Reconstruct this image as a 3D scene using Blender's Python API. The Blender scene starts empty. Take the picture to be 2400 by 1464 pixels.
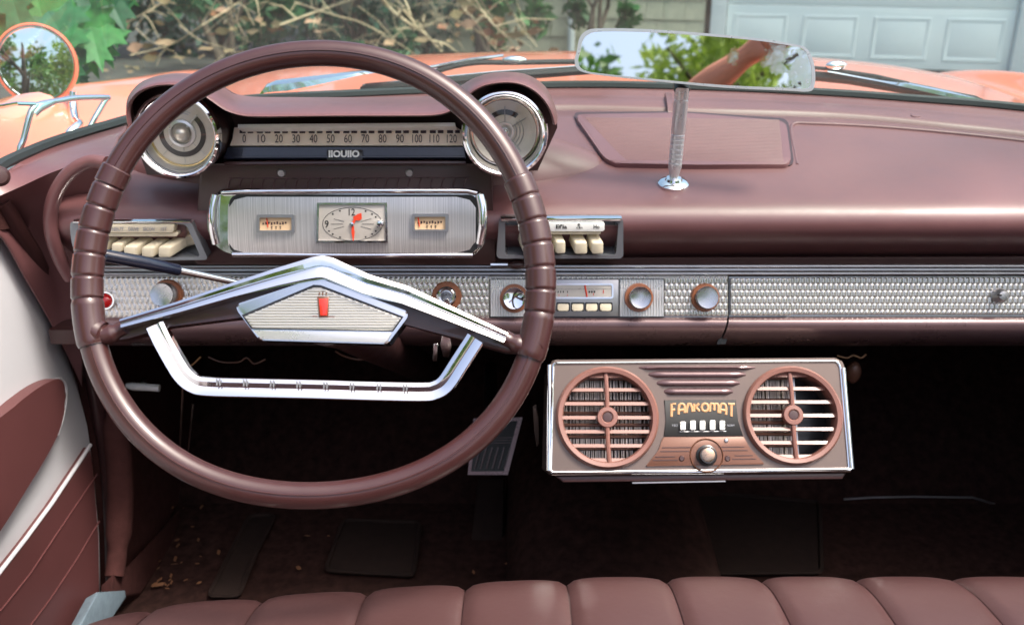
import bpy, bmesh, math, random
import numpy as np
from mathutils import Vector, Matrix, Quaternion
R = math.radians
random.seed(7)
S = bpy.context.scene
COL = S.collection

# ------------------------------------------------------------------ camera
FPX = 2267.0                      # focal length in photo pixels (2400 wide)
PITCH = R(22)
CAMP = Vector((0, 0, 1.25))
cd = bpy.data.cameras.new('camera'); cam = bpy.data.objects.new('camera', cd); COL.objects.link(cam)
cam.location = CAMP; cam.rotation_euler = (R(90) - PITCH, 0, 0)
cd.sensor_width = 36; cd.lens = 36 * FPX / 2400; cd.dof.use_dof = True; cd.dof.focus_distance = 1.0; cd.dof.aperture_fstop = 8; cd.clip_start = 0.02; cd.clip_end = 400
S.camera = cam
# ------------------------------------------------------------------ sky and sun
SUN_EL, SUN_AZ = R(64), R(112)    # high, from behind the passenger side
w = bpy.data.worlds.new('World'); S.world = w; w.use_nodes = True
nt = w.node_tree; nt.nodes.clear()
sky = nt.nodes.new('ShaderNodeTexSky'); sky.sky_type = 'NISHITA'; sky.sun_disc = False
sky.sun_elevation = SUN_EL; sky.sun_rotation = SUN_AZ
sky.air_density = 0.8; sky.dust_density = 6.0; sky.ozone_density = 0.2
bg = nt.nodes.new('ShaderNodeBackground'); bg.inputs['Strength'].default_value = 0.15
wo = nt.nodes.new('ShaderNodeOutputWorld')
nt.links.new(sky.outputs[0], bg.inputs[0]); nt.links.new(bg.outputs[0], wo.inputs[0])
sl = bpy.data.lights.new('sun', 'SUN'); sl.energy = 2.0; sl.angle = R(13); sl.color = (1, .95, .88)
so = bpy.data.objects.new('sun', sl); COL.objects.link(so)
so.rotation_euler = Vector((math.sin(SUN_AZ) * math.cos(SUN_EL), math.cos(SUN_AZ) * math.cos(SUN_EL), math.sin(SUN_EL))).to_track_quat('Z', 'Y').to_euler()
S.view_settings.view_transform = 'Standard'; S.view_settings.look = 'None'
S.view_settings.exposure = 1.3; S.view_settings.gamma = 1
S.cycles.transparent_max_bounces = 16
S.cycles.max_bounces = 10; S.cycles.glossy_bounces = 6
try: S.cycles.sample_clamp_indirect = 6
except Exception: pass

# ------------------------------------------------------------------ measuring the place: a pixel's ray met with a plane of the scene
FW = Vector((0, math.cos(PITCH), -math.sin(PITCH))); UP = Vector((0, math.sin(PITCH), math.cos(PITCH))); RT = Vector((1, 0, 0))
def ray(px, py): return FW + RT * ((px - 1200) / FPX) + UP * ((732 - py) / FPX)
def atY(px, py, Y): d = ray(px, py); return CAMP + d * (Y / d.y)
def atX(px, py, X): d = ray(px, py); return CAMP + d * (X / d.x)
def atZ(px, py, Z): d = ray(px, py); return CAMP + d * ((Z - CAMP.z) / d.z)
def atT(px, py, t): return CAMP + ray(px, py) * t
class Plane:
    def __init__(s, P0, n):
        s.o = Vector(P0); s.n = Vector(n).normalized()
        s.u = Vector((1, 0, 0)); s.u = (s.u - s.n * s.u.dot(s.n)).normalized(); s.v = s.n.cross(s.u)
    def at(s, px, py, h=0.0):
        d = ray(px, py); return CAMP + d * (((s.o + s.n * h) - CAMP).dot(s.n) / d.dot(s.n))
    def p(s, px, py, h=0.0):            # foot of the pixel on the base plane, then lifted: real height along the normal
        return s.at(px, py) + s.n * h

# ------------------------------------------------------------------ materials
def lin(r, g, b):
    f = lambda c: (c / 255 / 12.92) if c / 255 <= .04045 else ((c / 255 + .055) / 1.055) ** 2.4
    return (f(r), f(g), f(b), 1)
def mat(name, base, rough=.5, metal=0., coat=0., coat_r=.1, var=.0, vscale=30., bump=0., bscale=200., spec=.5, rvar=0., trans=0., alpha=1., sheen=0., bstretch=None, aniso=0):
    m = bpy.data.materials.new(name); m.use_nodes = True
    n = m.node_tree.nodes; L = m.node_tree.links; b = n['Principled BSDF']
    base = tuple(base) + ((1,) if len(base) == 3 else ())
    b.inputs['Base Color'].default_value = base; b.inputs['Roughness'].default_value = rough
    b.inputs['Metallic'].default_value = metal; b.inputs['Coat Weight'].default_value = coat
    b.inputs['Coat Roughness'].default_value = coat_r; b.inputs['Specular IOR Level'].default_value = spec
    b.inputs['Transmission Weight'].default_value = trans
    if sheen: b.inputs['Sheen Weight'].default_value = sheen
    tc = n.new('ShaderNodeTexCoord')
    if var or rvar:
        no = n.new('ShaderNodeTexNoise'); no.inputs['Scale'].default_value = vscale; no.inputs['Detail'].default_value = 6
        no.inputs['Roughness'].default_value = .65
        L.new(tc.outputs['Object'], no.inputs['Vector'])
        if var:
            mp = n.new('ShaderNodeMapRange'); mp.inputs['From Min'].default_value = .3; mp.inputs['From Max'].default_value = .7
            mp.inputs['To Min'].default_value = 1 - var; mp.inputs['To Max'].default_value = 1 + var
            L.new(no.outputs[0], mp.inputs[0])
            mx = n.new('ShaderNodeVectorMath'); mx.operation = 'SCALE'; mx.inputs[0].default_value = base[:3]
            L.new(mp.outputs[0], mx.inputs['Scale']); L.new(mx.outputs[0], b.inputs['Base Color'])
        if rvar:
            mp = n.new('ShaderNodeMapRange'); mp.inputs['From Min'].default_value = .3; mp.inputs['From Max'].default_value = .7
            mp.inputs['To Min'].default_value = max(0, rough - rvar); mp.inputs['To Max'].default_value = rough + rvar
            L.new(no.outputs[0], mp.inputs[0]); L.new(mp.outputs[0], b.inputs['Roughness'])
    if bump:
        nb = n.new('ShaderNodeTexNoise'); nb.inputs['Scale'].default_value = bscale; nb.inputs['Detail'].default_value = 4
        src = tc.outputs['Object']
        if bstretch:
            ma = n.new('ShaderNodeMapping'); ma.inputs['Scale'].default_value = bstretch; L.new(src, ma.inputs[0]); src = ma.outputs[0]
        L.new(src, nb.inputs['Vector'])
        bp = n.new('ShaderNodeBump'); bp.inputs['Strength'].default_value = bump; bp.inputs['Distance'].default_value = .001
        L.new(nb.outputs[0], bp.inputs['Height']); L.new(bp.outputs[0], b.inputs['Normal'])
    return m
M = {}
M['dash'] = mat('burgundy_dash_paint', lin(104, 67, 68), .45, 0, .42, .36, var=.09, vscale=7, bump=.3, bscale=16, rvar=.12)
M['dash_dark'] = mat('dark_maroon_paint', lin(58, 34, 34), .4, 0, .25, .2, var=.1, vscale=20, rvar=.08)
M['lower'] = mat('lower_panel_paint', lin(98, 76, 78), .3, .35, .4, .12, var=.08, vscale=25, rvar=.07)
M['wheel'] = mat('burgundy_plastic', lin(58, 29, 28), .40, 0, .55, .035, var=.05, vscale=40, rvar=.06)
M['vinyl'] = mat('mauve_vinyl', lin(70, 46, 45), .40, 0, .1, .3, var=.10, vscale=7, bump=.35, bscale=90, rvar=.12)
M['door_vinyl'] = mat('burgundy_door_vinyl', lin(88, 51, 51), .5, 0, .05, .3, var=.05, vscale=18, bump=.12, bscale=500)
M['chrome'] = mat('chrome', (.86, .87, .88), .06, 1, rvar=.03, vscale=60)
M['chrome_worn'] = mat('worn_chrome', (.72, .72, .72), .16, 1, rvar=.08, vscale=90, var=.06)
M['silver'] = mat('silver_paint', (.7, .7, .71), .3, .65, rvar=.06)
M['cream'] = mat('cream_plastic', lin(214, 204, 178), .35, 0, .3, .15, var=.05, vscale=60)
M['white_plastic'] = mat('white_plastic', lin(240, 241, 236), .35, 0, .2)
M['black'] = mat('black_plastic', (.012, .012, .013), .35, 0, .2)
M['rubber'] = mat('black_rubber', (.014, .018, .019), .55)
M['navy'] = mat('navy_enamel', (.012, .016, .035), .25, 0, .5, .06)
M['coral'] = mat('coral_car_paint', lin(226, 122, 92), .35, 0, .9, .05, var=.015, vscale=8)
M['glass_lens'] = None
M['bakelite'] = mat('brown_bakelite', lin(150, 92, 58), .4, 0, .2, var=.12, vscale=80)
M['red'] = mat('red_lens', (.45, .006, .008), .12, 0, .6, .03)
M['red_badge'] = mat('red_enamel', (.65, .03, .015), .2, 0, .6, .03)
M['needle'] = mat('orange_red_paint', (.75, .06, .02), .4)
M['ink'] = mat('dark_ink', (.03, .015, .025), .6)
M['black_ink'] = mat('black_ink', (.012, .012, .012), .6)
M['dial'] = mat('dial_cream', lin(244, 230, 212), .5, var=.05, vscale=50)
M['dial_tan'] = mat('dial_tan', lin(216, 186, 148), .5)
M['dial_silver'] = mat('silver_dial', lin(196, 190, 180), .42, .25, var=.04, vscale=60)
M['gold'] = mat('gold_ring', (.75, .6, .3), .22, 1)
M['gold_panel'] = mat('champagne_metal', (.64, .62, .56), .34, .8, rvar=.05)
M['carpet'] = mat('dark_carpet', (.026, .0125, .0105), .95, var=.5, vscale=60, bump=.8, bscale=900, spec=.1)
M['mat'] = mat('dark_rubber_mat', (.017, .0095, .0075), .85, var=.2, vscale=60, bump=.4, bscale=400, spec=.25)
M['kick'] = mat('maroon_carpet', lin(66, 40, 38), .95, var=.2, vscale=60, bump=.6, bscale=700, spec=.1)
M['door_white'] = mat('off_white_door_paint', lin(188, 188, 192), .4, 0, .3, .15, var=.02, vscale=9)
M['ac_case'] = mat('pewter_metal', lin(106, 93, 87), .36, .5, rvar=.05, vscale=40)
M['ac_pink'] = mat('dusty_pink_plastic', lin(128, 88, 78), .42, 0, .2, var=.05, vscale=30)
M['copper'] = mat('copper_brown_plastic', lin(108, 72, 56), .42, .2, .2, var=.05, vscale=30)
M['copper_text'] = mat('tan_print', lin(190, 144, 102), .5)
M['fin'] = mat('aluminium_fins', (.5, .42, .36), .3, 1)
M['blue_grey'] = mat('blue_grey_scuff', lin(120, 138, 150), .5, .2, var=.2, vscale=60)
M['knob_face'] = mat('turned_knob_face', (.50, .50, .51), .24, 1, rvar=.1, vscale=120)
M['bezel_grey'] = mat('grey_bezel', (.20, .22, .24), .22, .35, .4, .08)
M['steel'] = mat('dull_steel', (.4, .4, .41), .35, .9, var=.1)
M['asphalt'] = mat('asphalt', (.05, .055, .06), .9, var=.3, vscale=14, bump=.6, bscale=120)
M['soil'] = mat('leaf_strewn_soil', (.045, .045, .04), .95, var=.5, vscale=6, bump=.8, bscale=40)
M['shingle'] = mat('cream_wood_shingle', lin(198, 195, 168), .75, var=.12, vscale=12, bump=.5, bscale=60, bstretch=(6, 6, .6))
M['trim'] = mat('white_house_trim', lin(238, 243, 242), .55, var=.04, vscale=5)
M['garage'] = mat('white_garage_door', lin(238, 246, 245), .5, var=.03, vscale=3)
M['rot'] = mat('weathered_wood', (.06, .045, .03), .9, var=.4, vscale=40)
M['bark'] = mat('bark', (.09, .07, .05), .9, var=.3, vscale=12, bump=.8, bscale=30)
M['twig'] = mat('dead_twig', lin(176, 158, 128), .85, var=.25, vscale=9)
M['roof'] = mat('grey_roof', (.06, .06, .065), .85, var=.2)
M['skin'] = mat('skin', lin(190, 128, 100), .5, var=.05, vscale=25)
def leafmat(name, c, var=.25, rough=.5, tr=.35):
    m = bpy.data.materials.new(name); m.use_nodes = True
    n = m.node_tree.nodes; L = m.node_tree.links; b = n['Principled BSDF']; b.inputs['Roughness'].default_value = rough
    b.inputs['Specular IOR Level'].default_value = .35
    tc = n.new('ShaderNodeTexCoord'); no = n.new('ShaderNodeTexNoise'); no.inputs['Scale'].default_value = 5; no.inputs['Detail'].default_value = 5
    L.new(tc.outputs['Object'], no.inputs['Vector'])
    mp = n.new('ShaderNodeMapRange'); mp.inputs['From Min'].default_value = .3; mp.inputs['From Max'].default_value = .7
    mp.inputs['To Min'].default_value = 1 - var; mp.inputs['To Max'].default_value = 1 + var
    mx = n.new('ShaderNodeVectorMath'); mx.operation = 'SCALE'
    oi = n.new('ShaderNodeObjectInfo'); hs = n.new('ShaderNodeHueSaturation'); hs.inputs['Color'].default_value = tuple(c[:3]) + (1,)
    mh = n.new('ShaderNodeMapRange'); mh.inputs['To Min'].default_value = .47; mh.inputs['To Max'].default_value = .53; L.new(oi.outputs['Random'], mh.inputs[0]); L.new(mh.outputs[0], hs.inputs['Hue'])
    mv = n.new('ShaderNodeMapRange'); mv.inputs['To Min'].default_value = 1.25; mv.inputs['To Max'].default_value = .6; L.new(oi.outputs['Random'], mv.inputs[0]); L.new(mv.outputs[0], hs.inputs['Value']); L.new(hs.outputs[0], mx.inputs[0])
    L.new(no.outputs[0], mp.inputs[0]); L.new(mp.outputs[0], mx.inputs['Scale']); L.new(mx.outputs[0], b.inputs['Base Color'])
    tl = n.new('ShaderNodeBsdfTranslucent'); L.new(mx.outputs[0], tl.inputs[0])
    ms = n.new('ShaderNodeMixShader'); ms.inputs[0].default_value = tr
    L.new(b.outputs[0], ms.inputs[1]); L.new(tl.outputs[0], ms.inputs[2]); L.new(ms.outputs[0], n['Material Output'].inputs[0])
    return m
M['maple'] = leafmat('maple_leaf', (.035, .16, .055), .3)
M['vine'] = leafmat('vine_leaf', (.06, .18, .06), .3)
M['dark_leaf'] = leafmat('dark_foliage', (.045, .115, .075), .5)
M['tree_leaf'] = leafmat('sunlit_foliage', (.17, .30, .05), .4)
M['dry'] = leafmat('dry_leaf', lin(142, 120, 92), .35, .8, .2)
M['dry_dark'] = leafmat('rusty_dry_leaf', lin(118, 84, 56), .35, .8, .2)
def glassmat(name, tint, fac=1.0, rough=.0):
    m = bpy.data.materials.new(name); m.use_nodes = True
    n = m.node_tree.nodes; L = m.node_tree.links; n.remove(n['Principled BSDF'])
    t = n.new('ShaderNodeBsdfTransparent'); t.inputs[0].default_value = tint
    g = n.new('ShaderNodeBsdfGlossy'); g.inputs['Roughness'].default_value = rough; g.inputs[0].default_value = (fac, fac, fac, 1)
    fr = n.new('ShaderNodeFresnel'); ge = n.new('ShaderNodeNewGeometry'); mi = n.new('ShaderNodeMapRange')
    mi.inputs['To Min'].default_value = 1.45; mi.inputs['To Max'].default_value = 1 / 1.45; L.new(ge.outputs['Backfacing'], mi.inputs[0]); L.new(mi.outputs[0], fr.inputs[0])
    x = n.new('ShaderNodeMixShader'); L.new(fr.outputs[0], x.inputs[0]); L.new(t.outputs[0], x.inputs[1]); L.new(g.outputs[0], x.inputs[2])
    L.new(x.outputs[0], n['Material Output'].inputs[0]); return m
M['windshield'] = glassmat('tinted_windshield_glass', (.82, .98, .93, 1))
def hazy(m, amt):  # pale film: some dust, mainly imitating the reflected veil on the glass
    n = m.node_tree.nodes; L = m.node_tree.links; out = n['Material Output']; src = out.inputs[0].links[0].from_socket
    df = n.new('ShaderNodeBsdfDiffuse'); df.inputs[0].default_value = (.75, .85, .82, 1); tl = n.new('ShaderNodeBsdfTranslucent'); tl.inputs[0].default_value = (.75, .85, .82, 1)
    m1 = n.new('ShaderNodeMixShader'); L.new(df.outputs[0], m1.inputs[1]); L.new(tl.outputs[0], m1.inputs[2])
    tc = n.new('ShaderNodeTexCoord'); no = n.new('ShaderNodeTexNoise'); no.inputs['Scale'].default_value = 5; no.inputs['Detail'].default_value = 7; L.new(tc.outputs['Object'], no.inputs['Vector'])
    mp = n.new('ShaderNodeMapRange'); mp.inputs['From Min'].default_value = .3; mp.inputs['From Max'].default_value = .7; mp.inputs['To Min'].default_value = amt * .4; mp.inputs['To Max'].default_value = amt * 1.6
    L.new(no.outputs[0], mp.inputs[0]); m2 = n.new('ShaderNodeMixShader'); L.new(mp.outputs[0], m2.inputs[0]); L.new(src, m2.inputs[1]); L.new(m1.outputs[0], m2.inputs[2]); L.new(m2.outputs[0], out.inputs[0])
hazy(M['windshield'], .032)
M['glass_lens'] = glassmat('clear_lens', (.97, .97, .95, 1))
def mirrormat():
    m = mat('mirror_silver', (.88, .9, .88), .015, 1); n = m.node_tree.nodes; L = m.node_tree.links; b = n['Principled BSDF']
    tc = n.new('ShaderNodeTexCoord'); no = n.new('ShaderNodeTexNoise'); no.inputs['Scale'].default_value = 34; no.inputs['Detail'].default_value = 8
    no.inputs['Roughness'].default_value = .7
    gr = n.new('ShaderNodeSeparateXYZ'); L.new(tc.outputs['Object'], gr.inputs[0]); L.new(tc.outputs['Object'], no.inputs['Vector'])
    ad = n.new('ShaderNodeMath'); ad.operation = 'MULTIPLY_ADD'; ad.inputs[1].default_value = 1.3; L.new(gr.outputs[0], ad.inputs[0]); L.new(no.outputs[0], ad.inputs[2])
    mp = n.new('ShaderNodeMapRange'); mp.inputs['From Min'].default_value = .62; mp.inputs['From Max'].default_value = .84
    mp.inputs['To Min'].default_value = .015; mp.inputs['To Max'].default_value = .35
    L.new(ad.outputs[0], mp.inputs[0]); L.new(mp.outputs[0], b.inputs['Roughness']); return m
M['mirror'] = mirrormat(); M['mirror_clean'] = mat('clean_mirror', (.9, .92, .9), .01, 1)
def ribmat(name, base, axis=0, period=.0012, rough=.28, metal=.9, strength=.5):
    m = mat(name, base, rough, metal, rvar=.05, vscale=50); n = m.node_tree.nodes; L = m.node_tree.links; b = n['Principled BSDF']
    tc = n.new('ShaderNodeTexCoord'); sp = n.new('ShaderNodeSeparateXYZ'); L.new(tc.outputs['Object'], sp.inputs[0])
    mu = n.new('ShaderNodeMath'); mu.operation = 'MULTIPLY'; mu.inputs[1].default_value = 2 * math.pi / period; L.new(sp.outputs[axis], mu.inputs[0])
    si = n.new('ShaderNodeMath'); si.operation = 'SINE'; L.new(mu.outputs[0], si.inputs[0])
    bp = n.new('ShaderNodeBump'); bp.inputs['Strength'].default_value = strength; bp.inputs['Distance'].default_value = .0004
    L.new(si.outputs[0], bp.inputs['Height']); L.new(bp.outputs[0], b.inputs['Normal']); return m
def streakmat(name, base, rough):  # bright and dark bands of fine ribs painted as colour streaks
    m = mat(name, base, rough, .7); n = m.node_tree.nodes; L = m.node_tree.links; bs = n['Principled BSDF']
    tc = n.new('ShaderNodeTexCoord'); ma = n.new('ShaderNodeMapping'); ma.inputs['Scale'].default_value = (900, 3, 2); L.new(tc.outputs['Object'], ma.inputs[0])
    no = n.new('ShaderNodeTexNoise'); no.inputs['Scale'].default_value = 1; no.inputs['Detail'].default_value = 2; L.new(ma.outputs[0], no.inputs['Vector'])
    mp = n.new('ShaderNodeMapRange'); mp.inputs['From Min'].default_value = .3; mp.inputs['From Max'].default_value = .7; mp.inputs['To Min'].default_value = .6; mp.inputs['To Max'].default_value = 1.3
    mx = n.new('ShaderNodeVectorMath'); mx.operation = 'SCALE'; mx.inputs[0].default_value = base; L.new(no.outputs[0], mp.inputs[0]); L.new(mp.outputs[0], mx.inputs['Scale']); L.new(mx.outputs[0], bs.inputs['Base Color'])
    return m
M['ribbed'] = streakmat('rib_streaked_aluminium', (.6, .59, .58), .36)
M['emboss'] = mat('embossed_aluminium', (.60, .57, .525), .27, .8, rvar=.05, vscale=60)
M['grille_ribs'] = mat('speaker_grille_paint', lin(110, 71, 73), .42, 0, .4, .2, var=.04, vscale=20)

# ------------------------------------------------------------------ mesh builder
class MB:
    def __init__(s): s.v = []; s.f = []
    def add(s, vs, fs):
        o = len(s.v); s.v += [Vector(p) for p in vs]; s.f += [tuple(i + o for i in q) for q in fs]; return s
    def box(s, c, size, rot=None):
        c = Vector(c); x, y, z = [a / 2 for a in size]
        vs = [Vector(q) for q in ((-x, -y, -z), (x, -y, -z), (x, y, -z), (-x, y, -z), (-x, -y, z), (x, -y, z), (x, y, z), (-x, y, z))]
        if rot is not None: vs = [rot @ q for q in vs]
        return s.add([c + q for q in vs], [(0, 3, 2, 1), (4, 5, 6, 7), (0, 1, 5, 4), (1, 2, 6, 5), (2, 3, 7, 6), (3, 0, 4, 7)])
    def loft(s, loops, close=True, cap=True):
        n = len(loops[0]); vs = [p for l in loops for p in l]; fs = []
        for i in range(len(loops) - 1):
            for j in range(n if close else n - 1):
                k = (j + 1) % n; fs.append((i * n + j, i * n + k, (i + 1) * n + k, (i + 1) * n + j))
        if cap and close: fs.append(tuple(range(n - 1, -1, -1))); fs.append(tuple((len(loops) - 1) * n + j for j in range(n)))
        return s.add(vs, fs)
    def tube(s, pts, r, segs=10, closed=False, cap=True, flat=None, upv=None):
        pts = [Vector(p) for p in pts]; n = len(pts); loops = []
        up = Vector(upv) if upv else None; prev = None
        for i, p in enumerate(pts):
            a = pts[(i - 1) % n] if (closed or i > 0) else p; b = pts[(i + 1) % n] if (closed or i < n - 1) else p
            t = (b - a).normalized()
            if up is not None: x = up.cross(t).normalized()
            elif prev is None:
                x = t.cross(Vector((0, 0, 1)) if abs(t.z) < .9 else Vector((1, 0, 0))).normalized()
            else: x = (prev - t * prev.dot(t)).normalized()
            prev = x; y = t.cross(x).normalized()
            rr = r[i] if isinstance(r, (list, tuple)) else r; f = flat if flat else 1
            loops.append([p + x * (rr * math.cos(q)) + y * (rr * f * math.sin(q)) for q in [2 * math.pi * k / segs for k in range(segs)]])
        if closed: loops.append(loops[0]); return s.loft(loops, True, False)
        return s.loft(loops, True, cap)
    def lathe(s, prof, c, axis, segs=40, cap=False, a0=0, a1=2 * math.pi):
        c = Vector(c); ax = Vector(axis).normalized(); x = Vector((1, 0, 0)); x = (x - ax * x.dot(ax)).normalized(); y = ax.cross(x)
        full = abs(a1 - a0 - 2 * math.pi) < 1e-6; loops = []
        for r_, h in prof:
            loops.append([c + ax * h + (x * math.cos(q) + y * math.sin(q)) * r_ for q in [a0 + (a1 - a0) * k / (segs if full else segs - 1) for k in range(segs)]])
        return s.loft(loops, full, cap)
    def prism(s, pts, d, bevel=0., seg=2, back=True):
        """pts: planar outline, front face; d: extrusion vector to the back."""
        pts = [Vector(p) for p in pts]; d = Vector(d)
        nrm = Vector((0, 0, 0))
        for i in range(len(pts)):
            a, b = pts[i], pts[(i + 1) % len(pts)]; nrm += a.cross(b)
        if nrm.dot(d) > 0: pts = pts[::-1]
        n = len(pts); bm = bmesh.new()
        fv = [bm.verts.new(p) for p in pts]; bv = [bm.verts.new(p + d) for p in pts]
        ff = bm.faces.new(fv)
        if back: bm.faces.new(bv[::-1])
        for i in range(n): bm.faces.new((fv[(i + 1) % n], fv[i], bv[i], bv[(i + 1) % n]))
        if bevel:
            bmesh.ops.bevel(bm, geom=list(ff.edges), offset=bevel, segments=seg, profile=.5, affect='EDGES', clamp_overlap=True)
        bm.verts.index_update(); s.add([v.co.copy() for v in bm.verts], [tuple(v.index for v in f.verts) for f in bm.faces]); bm.free(); return s
    def sphere(s, c, r, n=12, m=8, rot=None):
        c = Vector(c); r = Vector(r) if not isinstance(r, (int, float)) else Vector((r, r, r)); vs = []; fs = []
        for i in range(m + 1):
            a = math.pi * i / m
            for j in range(n):
                q = 2 * math.pi * j / n; p = Vector((r.x * math.sin(a) * math.cos(q), r.y * math.sin(a) * math.sin(q), r.z * math.cos(a)))
                vs.append(c + (rot @ p if rot is not None else p))
        for i in range(m):
            for j in range(n): fs.append((i * n + j, (i + 1) * n + j, (i + 1) * n + (j + 1) % n, i * n + (j + 1) % n))
        return s.add(vs, fs)
    def grid(s, rows): return s.loft(rows, False, False)
WL = {}
def place(o, parent, wloc):
    WL[o.name] = Vector(wloc)
    if parent is not None: o.parent = parent; o.location = Vector(wloc) - WL[parent.name]
    else: o.location = wloc
def obj(name, mb, m, parent=None, sharp=38, base=False, solid=0., clean=True, subsurf=0):
    vs = mb.v; lo = Vector((min(p.x for p in vs), min(p.y for p in vs), min(p.z for p in vs))); hi = Vector((max(p.x for p in vs), max(p.y for p in vs), max(p.z for p in vs)))
    c = (lo + hi) / 2
    if base: c.z = lo.z
    me = bpy.data.meshes.new(name); me.from_pydata([p - c for p in vs], [], mb.f); me.validate()
    if clean:
        bm = bmesh.new(); bm.from_mesh(me); bmesh.ops.remove_doubles(bm, verts=bm.verts, dist=1e-6); bmesh.ops.recalc_face_normals(bm, faces=bm.faces); bm.to_mesh(me); bm.free()
    me.polygons.foreach_set('use_smooth', [True] * len(me.polygons)); me.set_sharp_from_angle(angle=R(sharp))
    me.materials.append(m if not isinstance(m, str) else M[m])
    o = bpy.data.objects.new(name, me); COL.objects.link(o); place(o, parent, c)
    if solid: md = o.modifiers.new('thickness', 'SOLIDIFY'); md.thickness = solid; md.offset = 0
    if subsurf: md = o.modifiers.new('smooth', 'SUBSURF'); md.levels = subsurf; md.render_levels = subsurf
    return o
def empty(name, loc, parent=None):
    o = bpy.data.objects.new(name, None); COL.objects.link(o); o.empty_display_size = .1; place(o, parent, loc); return o
def tag(o, label=None, cat=None, group=None, kind=None):
    if label: o['label'] = label
    if cat: o['category'] = cat
    if group: o['group'] = group
    if kind: o['kind'] = kind
    return o
def rr(x0, y0, x1, y1, r, n=5):
    out = []
    for cx, cy, a in ((x1 - r, y0 + r, -90), (x1 - r, y1 - r, 0), (x0 + r, y1 - r, 90), (x0 + r, y0 + r, 180)):
        for k in range(n + 1): q = R(a + 90 * k / n); out.append((cx + r * math.cos(q), cy + r * math.sin(q)))
    return out
def rpoly(pts, r, n=4):
    """round the corners of a pixel polygon"""
    out = []; N = len(pts)
    for i in range(N):
        p = Vector(pts[i]); a = Vector(pts[i - 1]); b = Vector(pts[(i + 1) % N]); da = (a - p); db = (b - p)
        q = min(r, da.length * .45, db.length * .45); s0 = p + da.normalized() * q; s1 = p + db.normalized() * q
        for k in range(n + 1):
            t = k / n; out.append(tuple(s0 * (1 - t) ** 2 + p * 2 * t * (1 - t) + s1 * t * t))
    return out
def smooth(pts, sub=6, closed=False):
    pts = [Vector(p) for p in pts]; n = len(pts); out = []
    rng = range(n) if closed else range(n - 1)
    for i in rng:
        if closed: p0, p1, p2, p3 = pts[i - 1], pts[i], pts[(i + 1) % n], pts[(i + 2) % n]
        else: p0, p1, p2, p3 = pts[max(i - 1, 0)], pts[i], pts[i + 1], pts[min(i + 2, n - 1)]
        for k in range(sub):
            t = k / sub
            out.append(.5 * ((2 * p1) + (p2 - p0) * t + (2 * p0 - 5 * p1 + 4 * p2 - p3) * t * t + (3 * p1 - p0 - 3 * p2 + p3) * t ** 3))
    if not closed: out.append(pts[-1])
    return out
def interp(tab, x):
    if x <= tab[0][0]: a, b = tab[0], tab[1]
    elif x >= tab[-1][0]: a, b = tab[-2], tab[-1]
    else:
        for a, b in zip(tab, tab[1:]):
            if a[0] <= x <= b[0]: break
    return a[1] + (b[1] - a[1]) * (x - a[0]) / (b[0] - a[0])
def text_mesh(body, fn, bold=0.):
    """flat print: letters of a text curve laid out by fn(u, v), u in 0..1 over the width, v in 0..1 over the capitals' height"""
    cu = bpy.data.curves.new('print', 'FONT'); cu.body = body; cu.resolution_u = 3; cu.offset = bold
    o = bpy.data.objects.new('print', cu); COL.objects.link(o)
    bpy.context.view_layer.update()
    me = bpy.data.meshes.new_from_object(o); mb = MB()
    xs = [v.co.x for v in me.vertices]; ys = [v.co.y for v in me.vertices]
    x0, x1, y0, y1 = min(xs), max(xs), min(ys), max(ys)
    mb.add([fn((v.co.x - x0) / (x1 - x0), (v.co.y - y0) / (y1 - y0)) for v in me.vertices], [tuple(p.vertices) for p in me.polygons])
    bpy.data.objects.remove(o); bpy.data.curves.remove(cu); bpy.data.meshes.remove(me); return mb
def ptext(body, pl, x0, y0, x1, y1, h, parent, m='ink', name='lettering', bold=.02):
    """print between pixel corners on a plane (top-left to bottom-right)"""
    mb = text_mesh(body, lambda u, v: pl.p(x0 + (x1 - x0) * u, y1 + (y0 - y1) * v, h), bold)
    return obj(name, mb, m, parent, clean=False)
def TP(Y, py, deg=14): return Plane(atY(1200, py, Y), (0, -math.cos(R(deg)), math.sin(R(deg))))
def YP(Y): return Plane((0, Y, .9), (0, -1, 0))
def front(pl, outline, h0, h1, bevel=0., seg=2):
    """a plate on plane pl: its face at height h1 above the plane, its back at h0"""
    return MB().prism([pl.at(x, y, h1) for x, y in outline], pl.n * (h0 - h1), bevel, seg)
def ringplate(pl, outer, inner, h0, h1):
    o = [pl.at(x, y, h1) for x, y in outer]; i = [pl.at(x, y, h1) for x, y in inner]; ob = [p - pl.n * (h1 - h0) for p in o]; ib = [p - pl.n * (h1 - h0) for p in i]
    m = MB(); m.loft([ob, o, i, ib, ob], True, False); return m
def disc(pl, px, py, prof, segs=32, tilt=None):
    """turned part standing on plane pl; prof = [(radius m, height m)]"""
    return MB().lathe(prof, pl.at(px, py), tilt or pl.n, segs)

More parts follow.
